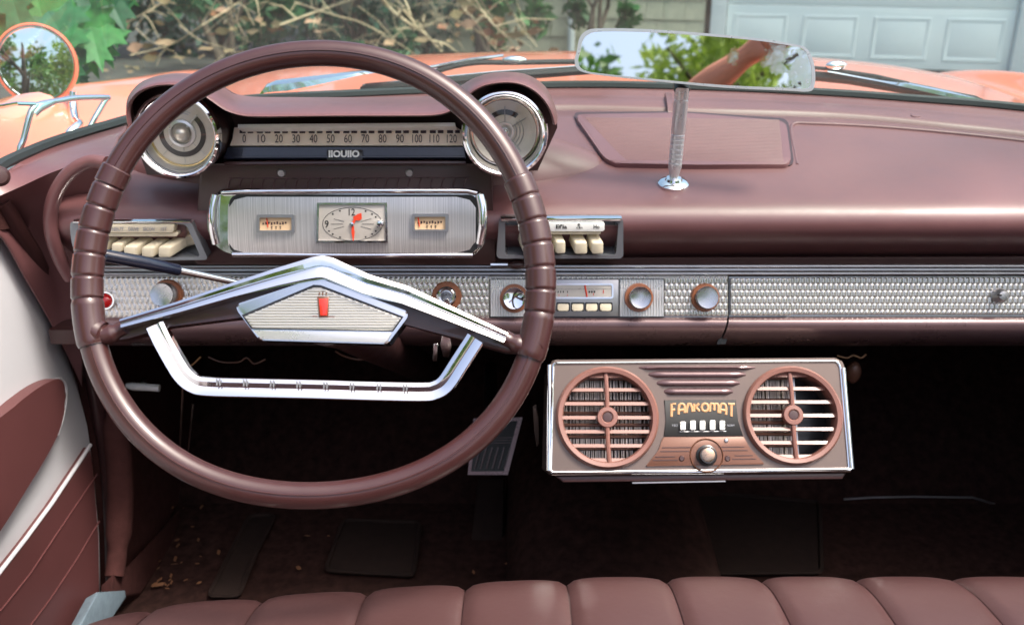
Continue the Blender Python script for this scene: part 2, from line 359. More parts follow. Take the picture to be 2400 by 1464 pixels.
# ================================================================== THE CAR
CX = .19                                            # middle of the car
car = tag(empty('car', (CX, 1.0, 0)), 'coral two-door convertible with burgundy dashboard and mauve bench seat, parked facing the garage', 'car')
SEAL_PX = [(-60, 440), (0, 398), (60, 370), (120, 346), (200, 320), (245, 307), (300, 291), (420, 262), (600, 243), (800, 233), (1000, 224), (1300, 211), (1580, 214), (1900, 227), (2150, 244), (2400, 265)]
SZ = [(-60, .972), (0, .974), (300, .978), (600, .990), (1300, 1.0), (1580, 1.0), (2400, .985)]
SEAL = [atZ(x, y, interp(SZ, x)) for x, y in SEAL_PX]
SEAL += [Vector((2 * CX - p.x, p.y - .07, p.z)) for p in SEAL[6::-1]]       # the far end of the wrap mirrors the near one
SEALS = smooth(SEAL, 5)
Y0T = sorted([(p.x, p.y) for p in SEALS if p.x > -.60 and p.x < .97])
Z0T = sorted([(p.x, p.z) for p in SEALS if p.x > -.60 and p.x < .97])
def Y0(x): return interp(Y0T, x)
def Z0(x): return interp(Z0T, x)

# ---- hood and fenders
def hoodz(X, Y):
    u = abs(X - CX)
    z = .985 - .03 * (u / .8) ** 2 - .028 * (u / .85) ** 6
    z -= .15 * max(0, Y - 2.0) ** 2
    return z
def fenderz(X, Y):
    u = abs(X - CX); z = hoodz(X, Y)
    k = max(0, min(1, (u - .86) / .12)); k = k * k * (3 - 2 * k)
    lift = max(0, min(1, (2.25 - Y) / .7)); lift = lift * lift * (3 - 2 * lift)
    z += k * (.028 * (u / .85) ** 6 + .05 * lift)
    z -= .6 * max(0, u - 1.0) ** 1.5
    return z
def cowl(X): return max(1.0, Y0(X) if -.56 < X < .95 else 1.0)
mb = MB(); rows = []
for i in range(41):
    u = -.80 + 1.6 * i / 40; X = CX + u; y0 = max(1.22, cowl(X)) - .02; r = []
    for j in range(30):
        t = j / 29; Y = y0 + (3.3 - y0) * t; r.append(Vector((X, Y, hoodz(X, Y) - .004)))
    rows.append(r)
mb.grid(rows); obj('hood', mb, 'coral', car, solid=.006)
for sgn in (-1, 1):
    rows = []
    for i in range(16):
        u = .803 + .237 * i / 15; X = CX + sgn * u; r = []
        for j in range(34):
            Y = .95 + 2.35 * j / 33; r.append(Vector((X, Y, fenderz(X, Y) - .004)))
        rows.append(r)
    rows.append([Vector((p.x + sgn * .012, p.y, p.z - .02)) for p in rows[-1]]); rows.append([Vector((p.x, p.y, .35)) for p in rows[-1]])
    obj('fender', MB().grid(rows), 'coral', car, solid=.006)
obj('nose', MB().grid([[Vector((CX + (-1.04 + 2.08 * i / 20), 3.3, z)) for i in range(21)] for z in (.35, .5, .7)] + [[Vector((CX + (-1.04 + 2.08 * i / 20), 3.3, (hoodz if abs(-1.04 + 2.08 * i / 20) < .8 else fenderz)(CX - 1.04 + 2.08 * i / 20, 3.3) - .004)) for i in range(21)]]), 'coral', car)
# engine bay floor and rear half of the body, tyres
obj('rear_body', MB().prism([(CX - .98, -.45, .9), (CX + .98, -.45, .9), (CX + .98, -2.0, .85), (CX - .98, -2.0, .85)], (0, 0, -.5), .04, 3), 'coral', car)
for sx in (-1, 1):
    for wy in (2.45, -1.2):
        ty = obj('road_wheel', MB().lathe([(.2, -.1), (.33, -.1), (.36, -.06), (.36, .06), (.33, .1), (.2, .1)], (CX + sx * .88, wy, .36), (sx, 0, 0), 32), 'rubber', car)
        obj('hub_cap', MB().lathe([(.0, .11), (.1, .105), (.19, .1), (.2, .08)], (CX + sx * .88, wy, .36), (sx, 0, 0), 28), 'chrome', ty)

# ---- windshield: gasket, chrome moulding, glass, header
gk = MB().tube([p + Vector((0, .012, .004)) for p in SEALS], .0085, 8, upv=(0, 0, 1)); obj('windshield_gasket', gk, 'rubber', car)
obj('windshield_moulding', MB().tube([p + Vector((0, .034, .0)) for p in SEALS], .006, 8, upv=(0, 0, 1)), 'chrome', car)
def wtop(p):
    u = abs(p.x - CX) / .78; k = max(0, 1 - min(1, u) ** 4)
    return Vector((CX + (p.x - CX) * .93, p.y + .012 - .50 * k - .02, 1.45))
rows = []
for k in range(9):
    t = k / 8; rows.append([(p + Vector((0, .012, .006))).lerp(wtop(p), t) for p in SEALS])
obj('windshield', MB().grid(rows), 'windshield', car)
obj('windshield_header', MB().tube([wtop(p) for p in SEALS], .018, 8, upv=(0, 0, 1)), 'chrome', car)
for e in (SEALS[0], SEALS[-1]):
    obj('windshield_post', MB().tube([e + Vector((0, -.01, 0)), wtop(e)], .018, 8), 'chrome', car)

# ---- dashboard skin
dash = tag(empty('dashboard', (CX, 1.15, .75), car))
PZ, PY, PK = .932, 1.165, .20
DT = Plane((0, PY, PZ), (0, -PK, 1))
def topz(Y): return PZ + PK * (Y - PY)
XL, XR = -.56, 1.02
rows = []
for i in range(140):
    X = XL + (XR - XL) * i / 139
    y0 = max(1.235, Y0(max(min(X, .93), -.54))) ; yg = max(1.205, y0 - .112); r = []
    zt = topz(yg - .012); zs = Z0(max(min(X, .93), -.54))
    r += [Vector((X, y0 + .01, zs + .001)), Vector((X, y0 - .012, zs - .001)), Vector((X, y0 - .02, zs - .006)), Vector((X, (y0 + yg) / 2, (zs + zt) / 2 + .004)), Vector((X, yg + .016, zt + .006)), Vector((X, yg + .008, zt + .003)), Vector((X, yg + .004, zt - .012)), Vector((X, yg - .004, zt - .012)), Vector((X, yg - .007, zt - .003)), Vector((X, yg - .012, zt))]
    for k in range(1, 9):
        Y = (yg - .012) + (PY - yg + .012) * k / 8; r.append(Vector((X, Y, topz(Y) + .004 * math.sin(math.pi * k / 8))))
    for Y, z in ((1.152, .928), (1.141, .922), (1.134, .913), (1.132, .903), (1.136, .893), (1.144, .884), (1.156, .873), (1.170, .861), (1.186, .848), (1.198, .836), (1.20, .822)): r.append(Vector((X, Y, z)))
    rows.append(r)
skin = obj('dash_skin', MB().grid(rows), 'dash', dash, sharp=60, solid=.003)
# rounded fairing behind the instrument pods
fc = atY(840, 470, 1.27); mbf = MB().sphere((fc.x + .01, 1.275, .925), (.345, .098, .085), 48, 24); obj('pod_fairing', mbf, 'dash', dash)
# end of the dash on the driver's side: rolled rim
rim = [atY(250, 383, 1.12), atY(215, 378, 1.125), atY(180, 392, 1.125), atY(150, 420, 1.125), atY(128, 460, 1.125), atY(118, 510, 1.127), atY(124, 560, 1.13), atY(142, 610, 1.14), atY(165, 650, 1.15)]
obj('dash_end_roll', MB().tube(smooth(rim, 5), .0085, 12), 'dash', dash)
# ---- speaker grille on the dash top (a ribbed lid in a shadowed gap)
g0 = [(1344, 266), (1600, 264), (1842, 281), (1856, 384), (1640, 386), (1440, 382), (1415, 368)]
gap = [(1340, 263), (1600, 261), (1847, 278), (1862, 388), (1640, 389), (1436, 386), (1409, 371)]
grp = empty('speaker_grille', DT.at(1600, 330), dash)
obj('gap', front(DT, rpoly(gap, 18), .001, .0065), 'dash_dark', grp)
obj('lid', front(DT, rpoly(g0, 20), .003, .011, .003), 'grille_ribs', grp)
rb = MB()
for k in range(30):
    y = 277 + k * 3.35; xl = max(1372 + (y - 277) * .95, 1372) if y < 360 else 1451 + (y - 360) * 1.2; xr = 1826 + (y - 277) * .1
    rb.tube([DT.at(xl, y, .0109), DT.at((xl + xr) / 2, y + 1.5, .0109), DT.at(xr, y + 5, .0109)], .0008, 5)
obj('grille_rib', rb, 'grille_ribs', grp)['kind'] = 'stuff'
# raised pad edge at the right of the grille
pe = [(1868, 388), (1856, 330), (1854, 300), (1864, 291), (1900, 291), (2050, 298), (2250, 315), (2450, 338), (2600, 360)]
obj('pad_edge', MB().tube(smooth([DT.at(x, y, .003) for x, y in pe], 4), .003, 8), 'dash', dash)
s_ = atZ(2145, 274, .984); obj('trim_plug', MB().lathe([(0, .003), (.006, .0025), (.0075, 0)], s_, (0, -.2, 1), 16), 'dash', dash)
cp = [atZ(1558, 216, 1.006), atZ(1563, 232, 1.003), atZ(1565, 262, .992), atZ(1578, 262, .992), atZ(1578, 230, 1.003), atZ(1575, 216, 1.006)]
obj('cowl_joint', MB().prism(cp, (0, 0, -.012), .002), 'dash', dash)

# ---- binnacle: brow over both pods
BF = [(296, 300), (291, 262), (300, 232), (322, 210), (355, 197), (395, 193), (432, 197), (468, 212), (500, 234), (530, 254), (565, 265), (610, 268), (700, 267), (815, 266), (930, 266), (1010, 265), (1050, 257), (1078, 236), (1102, 212), (1135, 195), (1180, 188), (1222, 192), (1258, 210), (1285, 238), (1300, 268), (1306, 292)]
BB = [(306, 270), (303, 235), (312, 210), (332, 192), (362, 180), (400, 173), (436, 172), (472, 176), (505, 190), (532, 208), (556, 221), (600, 227), (700, 228), (815, 228), (930, 227), (1010, 226), (1050, 218), (1080, 201), (1105, 186), (1138, 174), (1180, 169), (1222, 172), (1256, 185), (1282, 208), (1298, 240), (1306, 266)]
BF3 = smooth([atY(x, y, 1.085) for x, y in BF], 4); BB3 = smooth([atY(x, y, 1.205) for x, y in BB], 4)
ctr = lambda p: Vector((0, 0, -1))
def inward(pts, k):
    a = pts[max(k - 1, 0)]; b = pts[min(k + 1, len(pts) - 1)]; t = (b - a).normalized(); n = Vector((t.z, 0, -t.x)); return n
th = .0048; L = []
for k in range(len(BF3)):
    n = inward(BF3, k); f = BF3[k]; b = BB3[k]; n2 = inward(BB3, k)
    L.append([b, b.lerp(f, .5) + n * -.001, f + Vector((0, .006, 0)), f + Vector((0, .0015, 0)) + n * .0015, f + n * (th * .5), f + Vector((0, .0015, 0)) + n * (th - .0015), f + Vector((0, .006, 0)) + n * th, b + n2 * th])
obj('instrument_brow', MB().loft(L, True, True), 'dash', dash, sharp=50)
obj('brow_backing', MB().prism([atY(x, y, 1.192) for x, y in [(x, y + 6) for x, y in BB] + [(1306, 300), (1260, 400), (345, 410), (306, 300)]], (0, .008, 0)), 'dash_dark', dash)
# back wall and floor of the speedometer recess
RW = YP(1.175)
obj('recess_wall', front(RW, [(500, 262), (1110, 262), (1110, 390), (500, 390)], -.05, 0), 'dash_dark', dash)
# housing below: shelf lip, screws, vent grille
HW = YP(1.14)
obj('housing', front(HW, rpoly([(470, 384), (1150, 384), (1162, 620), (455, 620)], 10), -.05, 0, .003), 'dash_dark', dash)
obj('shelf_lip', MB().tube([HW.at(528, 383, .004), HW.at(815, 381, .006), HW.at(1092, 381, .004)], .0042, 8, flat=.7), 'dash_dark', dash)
for x in (660, 960): obj('screw', disc(HW, x, 405, [(0, .003), (.004, .0025), (.0052, 0)], 14), 'steel', dash)
sv = MB()
for k in range(22):
    x = 538 + k * 26.3; sv.tube([HW.at(x + 4, 417, .001), HW.at(x, 424, .001), HW.at(x - 4, 440, .001)], .0007, 4)
sv.tube([HW.at(536, 418, .001), HW.at(1100, 416, .001)], .0006, 4)
obj('defroster_slots', sv, 'lower', dash)['kind'] = 'stuff'

# ---- speedometer
sp = empty('speedometer', RW.at(815, 340), dash)
SD = TP(1.150, 320, 24)
obj('dial_strip', front(SD, [(549, 299), (1066, 296), (1080, 305), (1088, 341), (539, 341), (545, 325)], -.01, 0), 'dial', sp)
obj('dial_top_bar', front(SD, [(557, 291), (1066, 287), (1068, 296), (557, 300)], .0, .022, .001), 'white_plastic', sp)
tk = MB()
N = 13; xs = [570 + k * (1056 - 570) / 12 for k in range(13)]
for k in range(13):
    for a, b in ((-16, -2), (3, 16)):
        if k == 12 and a > 0: b = 14
        tk.prism([SD.p(xs[k] + a + 8, 306, .0012), SD.p(xs[k] + b + 8, 306, .0012), SD.p(xs[k] + b + 8, 313, .0012), SD.p(xs[k] + a + 8, 313, .0012)], (0, .0008, 0))
obj('mph_blocks', tk, 'ink', sp)
tw = MB()
for k in range(13): tw.prism([SD.p(xs[k] + 6.5, 303, .0016), SD.p(xs[k] + 9.5, 303, .0016), SD.p(xs[k] + 9.5, 313, .0016), SD.p(xs[k] + 6.5, 313, .0016)], (0, .0008, 0))
obj('mph_ticks', tw, 'white_plastic', sp)
nm = MB()
for k in range(13):
    s = str(k * 10); wd = 8 if k == 0 else (18 if k < 10 else 23); cx = xs[k] + 3
    t = text_mesh(s, lambda u, v: SD.p(cx - wd / 2 + wd * u, 335 - 19 * v, .0012), -0.004); nm.add(t.v, t.f)
obj('mph_numbers', nm, 'ink', sp, clean=False)
obj('lower_plate', front(SD, [(534, 345), (1086, 345), (1092, 372), (524, 373)], -.01, .001), 'navy', sp)
obj('lower_rail', MB().tube([SD.at(528, 369, .003), SD.at(1090, 368, .003)], .0015, 6), 'navy', sp)
od = obj('odometer', front(SD, rr(766, 351, 850, 376, 4), -.005, .004, .001), 'black', sp)
ptext('IIOUIIO', SD, 772, 354, 844, 371, .0048, sp, 'white_plastic', 'odometer_digits', .05)

# ---- round pods
def pod(cx, cy, left):
    t = empty('gauge_pod', atY(cx, cy, 1.12), dash)
    c = atY(cx, cy, 1.10); ax = Vector((0, -1, .06)).normalized()
    k = 1.10 / ray(cx, cy).y / FPX      # metres per photo pixel
    obj('shell', MB().lathe([(101 * k, 0), (97 * k, -.03), (90 * k, -.09)], c, ax, 48), 'dash_dark', t)
    obj('chrome_ring', MB().lathe([(84 * k, -.012), (86 * k, .000), (89 * k, .0035), (94 * k, .005), (99 * k, .004), (102 * k, .000), (102 * k, -.006)], c, ax, 64), 'chrome', t)
    obj('inner_cone', MB().lathe([(86 * k, -.002), (82 * k, -.012), (78 * k, -.018)], c, ax, 64), 'chrome_worn' if not left else 'steel', t)
    obj('gold_ring', MB().lathe([(80 * k, -.018), (79 * k, -.0165), (76 * k, -.0165), (75 * k, -.0185)], c, ax, 64), 'gold' if left else 'chrome_worn', t)
    b = c + ax * -.019
    if left:
        obj('dial_face', MB().lathe([(0, 0), (75 * k, 0)], b, ax, 48), 'dial_silver', t)
        obj('dark_band', MB().lathe([(44 * k, .0008), (56 * k, .0008)], b, ax, 60, False, R(-215), R(45)), 'black', t)
        obj('scale_print', MB().lathe([(46 * k, .0008), (49 * k, .0008)], b, ax, 16, False, R(66), R(98)).lathe([(52 * k, .0008), (54 * k, .0008)], b, ax, 16, False, R(62), R(94)), 'steel', t)
        x = Vector((1, 0, 0)); y = ax.cross(x); tk = MB()
        for a in (-90, -45, -135): d = x * math.cos(R(a)) + y * math.sin(R(a)); tk.tube([b + ax * .001 + d * 57 * k, b + ax * .001 + d * 72 * k], .0004, 4); tk.tube([b + ax * .001 + d * 30 * k, b + ax * .001 + d * 42 * k], .0004, 4)
        obj('dial_marks', tk, 'steel', t)
        obj('hub_ring', MB().lathe([(33 * k, .0005), (32 * k, .003), (26 * k, .004), (24 * k, .002)], b, ax, 36), 'silver', t)
        obj('hub_knob', MB().lathe([(0, .012), (8 * k, .0115), (15 * k, .009), (19 * k, .004), (20 * k, .001)], b, ax, 32), 'gold_panel', t)
        d = x * math.cos(R(48)) + y * math.sin(R(48)); obj('needle', MB().tube([b + ax * .002 + d * 20 * k, b + ax * .002 + d * 58 * k], [.0016, .0009], 6), 'silver', t)
    else:
        obj('dial_face', MB().lathe([(0, 0), (62 * k, 0), (75 * k, .004)], b, ax, 48), 'dial_silver', t)
        obj('dark_window', MB().lathe([(40 * k, .0008), (52 * k, .0008)], b, ax, 20, False, R(52), R(128)), 'black', t)
        x = Vector((1, 0, 0)); y = ax.cross(x); tk = MB()
        for r_ in (28, 36, 44): tk.tube([b + ax * .001 + (x * math.cos(R(a)) + y * math.sin(R(a))) * r_ * k for a in range(-50, 41, 6)], .00045, 4)
        for a in (33, -50, -140, 90): d = x * math.cos(R(a)) + y * math.sin(R(a)); tk.tube([b + ax * .001 + d * 20 * k, b + ax * .001 + d * 60 * k], .0005, 4)
        obj('dial_marks', tk, 'steel', t)
        obj('hub_ring', MB().lathe([(23 * k, .0005), (22 * k, .003), (17 * k, .003), (15 * k, .001)], b, ax, 36), 'silver', t)
        obj('hub_knob', MB().lathe([(0, .007), (6 * k, .0065), (10 * k, .004), (11 * k, .001)], b, ax, 24), 'chrome', t)
    obj('lens', MB().lathe([(0, -.004), (45 * k, -.0065), (84 * k, -.011)], c, ax, 48), 'glass_lens', t)
    return t
pod(415, 318, True); pod(1183, 314, False)

# ---- instrument cluster: chrome surround, ribbed plate, clock, two small gauges
cl = empty('instrument_cluster', HW.at(815, 520), dash)
CF = TP(1.125, 525, 12)
fo = rpoly([(505, 444), (1120, 444), (1142, 470), (1140, 560), (1118, 601), (560, 601), (512, 585), (486, 545), (486, 490)], 26, 5)
obj('chrome_surround', front(CF, fo, -.02, .010, .006, 3), 'chrome_worn', cl)
obj('top_bar', MB().tube([CF.at(520, 451, .012), CF.at(560, 449, .013), CF.at(815, 447, .013), CF.at(1095, 447, .013), CF.at(1118, 452, .012)], .0035, 10), 'chrome', cl)
obj('bottom_bar', MB().tube([CF.at(545, 596, .011), CF.at(815, 598, .012), CF.at(1108, 598, .011)], .003, 10), 'chrome', cl)
for x in (499, 1131):
    obj('end_cap', MB().tube(smooth([CF.at(x + (7 if x < 800 else -7), 458, .009), CF.at(x, 490, .012), CF.at(x, 530, .013), CF.at(x + (8 if x < 800 else -6), 570, .009)], 4), .0055, 12), 'chrome', cl)
po = rr(540, 459, 1117, 591, 20)
obj('plate_edge', front(CF, rr(537, 456, 1120, 594, 22), .006, .0115), 'black', cl)
# ribbed plate, gently crowned from side to side
rows = []
for i in range(41):
    x = 541 + 575 * i / 40; c_ = .0125 + .0035 * (1 - ((x - 828) / 288) ** 2); e = 0
    dx = min(x - 541, 1116 - x); ins = 0 if dx > 18 else 18 - math.sqrt(max(0, 18 ** 2 - (18 - dx) ** 2))
    rows.append([CF.p(x, 460 + ins + (130 - 2 * ins) * j / 6, c_ - (.002 if j in (0, 6) else 0)) for j in range(7)])
obj('ribbed_plate', MB().grid(rows), 'ribbed', cl, sharp=80)
CP = Plane(CF.o + CF.n * .0165, CF.n)
for x0, y0, x1, y1, nx in ((601, 503, 690, 545, 625), (965, 501, 1051, 543, 980)):
    g = obj('gauge_frame', ringplate(CP, rr(x0, y0, x1, y1, 3), rr(x0 + 7, y0 + 7, x1 - 7, y1 - 5, 2), -.004, .003), 'steel', cl)
    obj('gauge_dial', front(CP, [(x0 + 5, y0 + 5), (x1 - 5, y0 + 5), (x1 - 5, y1 - 4), (x0 + 5, y1 - 4)], -.003, -.0005), 'dial_tan', g)
    obj('gauge_needle', MB().tube([CP.at(nx, y0 + 8, .0005), CP.at(nx + 3, y1 - 12, .0005)], .0007, 5), 'needle', g)
    pm = MB()
    for k in range(9): xx = x0 + 16 + k * 6.6; pm.box(CP.p(xx, y0 + 21 - (k % 3), .0001), (.0016, .0006, .0022 + .0008 * (k % 2)))
    for k in range(3): xx = x0 + 36 + k * 10; pm.box(CP.p(xx, y0 + 31, .0001), (.0006, .0006, .003)); pm.box(CP.p(xx, y0 + 28, .0001), (.002, .0006, .0006))
    obj('gauge_print', pm, 'ink', g)
ck = obj('clock_face', front(CP, [(747, 479), (903, 479), (905, 565), (745, 565)], -.004, .0022, .0008), 'dial_silver', cl)
obj('clock_rim', ringplate(CP, [(743, 475), (907, 475), (909, 569), (741, 569)], [(748, 480), (902, 480), (904, 564), (746, 564)], -.004, .0045), 'chrome_worn', ck)
el = lambda a, rx=70, ry=39: (826 + rx * math.cos(R(a)), 525 - ry * math.sin(R(a)))
pm = MB().tube([CP.at(*el(a), .0025) for a in range(0, 360, 8)], .0003, 4, True)
for a in (0, 28, 152, 180, 208, 332): pm.tube([CP.at(*el(a, 22, 12), .0025), CP.at(*el(a, 50, 26), .0025)], .00022, 4)
for a in (60, 42, 28, 118, 138, 300, 318, 332, 242, 222, 208, 100, 80): 
    if a in (100, 80): continue
    pm.lathe([(0, .0003), (.0011, .0003)], CP.at(*el(a, 62, 35), .0024), (0, -1, 0), 8)
obj('clock_marks', pm, 'black_ink', ck)
ptext('12', CP, 818, 488, 833, 505, .0026, ck, 'black_ink', 'clock_numerals', .01)
ptext('9', CP, 762, 516, 771, 533, .0026, ck, 'black_ink', 'clock_numerals', .01)
ptext('3', CP, 884, 517, 892, 533, .0026, ck, 'black_ink', 'clock_numerals', .01)
obj('clock_stem', disc(CP, 893, 523, [(0, .012), (.0035, .0115), (.0046, .009), (.0046, .002)], 18), 'chrome', ck)
obj('hour_hand', MB().prism([CP.at(x, y, .004) for x, y in ((824, 525), (829, 513), (827, 509), (838, 502), (847, 499), (848, 512), (842, 517), (834, 516), (829, 527))], (0, .0006, 0)), 'needle', ck)
obj('minute_hand', MB().prism([CP.at(x, y, .0046) for x, y in ((824, 527), (829, 527), (831, 545), (829, 564), (827, 564), (824, 545))], (0, .0006, 0)), 'needle', ck)
obj('clock_boss', disc(CP, 826, 525, [(0, .0065), (.0025, .006), (.003, .003)], 14), 'chrome', ck)

# ---- push-button banks
def button(pl, x0, y0, x1, y1, h, parent, m='cream', back=.03, skew=(0, 0)):
    """one key: its end face at pixel box, its body running back into the bezel and up"""
    f = [pl.at(x, y, h) for x, y in rr(x0, y0, x1, y1, 5, 3)]
    mb = MB().prism(f, Vector((skew[0], back, skew[1])), .0018, 2); return obj('push_button', mb, m, parent)
FP = YP(1.13)
def bezel(out, inn, name, m):
    b = obj('bezel', ringplate(FP, out, inn, -.03, .008), m, name); return b
# left bank (gear buttons)
lb = empty('gear_button_bank', FP.at(320, 560), dash)
lo_ = rpoly([(163, 519), (448, 519), (460, 548), (489, 609), (180, 613), (166, 560)], 12); li_ = rpoly([(190, 526), (436, 526), (446, 548), (470, 602), (200, 605), (186, 560)], 10)
bezel(lo_, li_, lb, 'bezel_grey')
obj('well', front(FP, li_, -.03, -.026), 'black', lb)
obj('well_slope', MB().prism([FP.at(438, 526, .007), FP.at(448, 548, .007), FP.at(470, 602, .007), FP.at(430, 590, -.022), FP.at(420, 545, -.022)][::-1], (.003, .003, 0)), 'chrome_worn', lb)
obj('top_trim', front(FP, [(170, 518), (446, 518), (448, 523), (170, 523)], 0, .012, .001), 'chrome', lb)
obj('label_strip', front(FP, rr(205, 527, 407, 545, 4), -.01, .014, .0015), 'cream', lb)
obj('label_shelf', front(FP, rr(205, 546, 416, 554, 3), -.01, .011, .001), 'cream', lb)
LP_ = Plane((0, 1.13 - .0143, .9), (0, -1, 0))
for s, x0, x1 in (('NEUT', 262, 290), ('DRIVE', 301, 325), ('SECON', 335, 362), ('1ST', 377, 391)): ptext(s, LP_, x0, 532, x1, 541, .0002, lb, 'steel', 'button_label', .03)
for x0, x1, y0, y1, h in ((222, 246, 572, 594, .016), (259, 287, 571, 592, .014), (288, 322, 577, 604, .020), (330, 362, 579, 604, .020), (369, 402, 578, 604, .020)):
    button(FP, x0 + 1.5, y0, x1 - 1.5, y1, h, lb, back=.04, skew=(.013, .004))
# right bank (heater buttons)
rb_ = empty('heater_button_bank', FP.at(1315, 560), dash)
ro_ = rpoly([(1170, 511), (1461, 511), (1461, 606), (1163, 606)], 12); ri_ = rpoly([(1184, 519), (1450, 519), (1444, 598), (1184, 598)], 10)
bezel(ro_, ri_, rb_, 'bezel_grey'); obj('well_slope', MB().prism([FP.at(1186, 520, .007), FP.at(1450, 520, .007), FP.at(1450, 556, -.022), FP.at(1186, 556, -.022)], (0, .003, .003)), 'chrome', rb_); obj('well', front(FP, ri_, -.03, -.026), 'black', rb_)
obj('top_trim', front(FP, [(1174, 511), (1458, 511), (1457, 519), (1174, 519)], 0, .012, .002), 'chrome', rb_)
obj('label_strip', front(FP, rr(1215, 522, 1417, 542, 4), -.006, .014, .0015), 'white_plastic', rb_)
obj('label_shelf', front(FP, rr(1222, 543, 1408, 549, 2), -.006, .011, .001), 'cream', rb_)
for s, x0, x1, y0, y1 in (("Ef'la", 1303, 1329, 526, 536), ('&', 1353, 1361, 524, 529), ('c3n', 1351, 1365, 530, 536), ('Ho', 1391, 1405, 527, 536)): ptext(s, LP_, x0, y0, x1, y1, .0002, rb_, 'black_ink', 'button_label', .03)
for x0, x1, y0, y1 in ((1224, 1250, 566, 592), (1263, 1290, 566, 594), (1302, 1327, 566, 595), (1346, 1378, 568, 596), (1386, 1416, 568, 596)):
    button(FP, x0 + 1, y0, x1 - 1, y1, .016, rb_, back=.042, skew=(-.010, .012))

# ---- ledge mouldings above the metal panel
mo = MB()
for y, h, r_ in ((624, .010, .0022), (632, .006, .003), (641, .010, .0020)): mo.tube([YP(1.16).at(232, y + 1, h), YP(1.16).at(1200, y, h), YP(1.16).at(2700, y - 1, h)], r_, 8)
obj('ledge_moulding', mo, 'steel', dash)
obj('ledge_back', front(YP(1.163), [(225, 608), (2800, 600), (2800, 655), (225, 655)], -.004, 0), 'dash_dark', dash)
obj('ashtray_tab', MB().sphere(YP(1.15).at(1212, 619, .012), (.012, .008, .006), 14, 8), 'dash_dark', dash)
obj('ashtray_rail', MB().tube([YP(1.15).at(1150, 620, .008), YP(1.15).at(1196, 620, .008)], .003, 8), 'chrome_worn', dash)

PN = TP(1.155, 695, 20)
# ---- embossed metal panel (real basket-weave relief)
def emboss(x0, x1, y0, y1, h, parent, name='embossed_panel', step=12.0, rowh=15.3, amp=.0011):
    pl = PN; nx = int((x1 - x0) / step * 6); ny = 42; rows = []
    for i in range(nx + 1):
        x = x0 + (x1 - x0) * i / nx; r = []
        for j in range(ny + 1):
            y = y0 + (y1 - y0) * j / ny
            rowi = math.floor((y - 650) / rowh); fy = (y - 650) / rowh - rowi; px = x / step + .5 * (rowi % 2); fx = px - math.floor(px)
            e = amp * min(1, math.sin(math.pi * fy) * 2.6) * (math.sin(math.pi * fx) ** 1.3)
            edge = i in (0, nx) or j in (0, ny)
            r.append(pl.p(x, y, h + (0 if edge else e)))
        rows.append(r)
    return obj(name, MB().grid(rows), 'emboss', parent, sharp=180, clean=False, solid=0)
emboss(226, 1146, 648, 744, .006, dash); emboss(1146, 1704, 646, 740, .006, dash)
glove = empty('glovebox_door', PN.at(2100, 700), dash)
emboss(1709, 1850, 652, 738, .0085, glove); emboss(1850, 2760, 650, 736, .006, glove)
obj('panel_backing', front(PN, [(224, 644), (1705, 642), (1705, 744), (224, 748)], -.006, .004), 'steel', dash)
obj('panel_backing', front(PN, [(1708.5, 648), (2760, 646), (2760, 742), (1708.5, 742)], -.006, .004), 'steel', glove)
# lower roll below the panel
def lower(xa, xb, parent, cut):
    rows = []
    prof = [(743, .006), (746, .010), (752, .013), (760, .014), (770, .013), (780, .010), (790, .004), (800, -.008), (808, -.03), (810, -.05)]
    for i in range(31):
        t = i / 30; r = []
        for y, h in prof:
            a, b = xa, xb
            s = (max(0, (y - 748)) / 60) ** 1.6 * 24
            if cut == 'r': b = xb - s
            if cut == 'l': a = xa - s
            x = a + (b - a) * t; r.append(PN.at(x, y, h))
        rows.append(r)
    return obj('lower_roll', MB().grid(rows), 'lower', parent, sharp=60)
lower(226, 1704, dash, 'r'); lower(1708.5, 2760, glove, 'l')
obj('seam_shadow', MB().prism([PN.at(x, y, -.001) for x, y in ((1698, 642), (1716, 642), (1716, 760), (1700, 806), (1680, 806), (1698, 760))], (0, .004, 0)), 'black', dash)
# underside of the dash
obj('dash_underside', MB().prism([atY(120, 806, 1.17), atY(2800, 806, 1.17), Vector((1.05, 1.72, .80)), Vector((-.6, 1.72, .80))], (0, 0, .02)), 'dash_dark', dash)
KP = Plane(PN.o + PN.n * .0065, PN.n)
# knobs on the panel
def knob(x, y, r, L_, parent=dash, name='control_knob', mface='chrome', br=1.28):
    k = 1.15 / ray(x, y).y / FPX; t = empty(name, KP.at(x, y), parent)
    obj('escutcheon', disc(KP, x, y, [(0, .004), (r * br * k * .92, .004), (r * br * k, .002), (r * br * k, -.001)], 32), 'bakelite', t)
    obj('knob_body', disc(KP, x, y, [(r * k * .95, .003), (r * k, L_ - .002), (r * k * .97, L_)], 36), 'black' if mface == 'chrome' else 'steel', t)
    obj('knob_cap', disc(KP, x, y, [(0, L_ + .0005), (r * k * .8, L_ + .0012), (r * k * .93, L_ + .0015), (r * k * .98, L_ - .001), (r * k * 1.01, L_ - .004)], 36), 'knob_face', t)
    return t
knob(394, 690, 28, .022, mface='steel'); knob(1652, 697, 26, .018)
rl = empty('warning_lamp', KP.at(250, 704), dash)
obj('lamp_bezel', disc(KP, 250, 704, [(.0125, 0), (.0125, .003), (.0115, .005), (.0095, .005), (.009, .003)], 30), 'chrome', rl)
obj('lamp_lens', disc(KP, 250, 704, [(0, .008), (.004, .0075), (.0075, .005), (.0092, .002)], 26), 'red', rl)
ig = empty('ignition_switch', KP.at(1047, 694), dash)
obj('escutcheon', disc(KP, 1047, 694, [(0, .002), (.0178, .002), (.0192, 0)], 36), 'bakelite', ig)
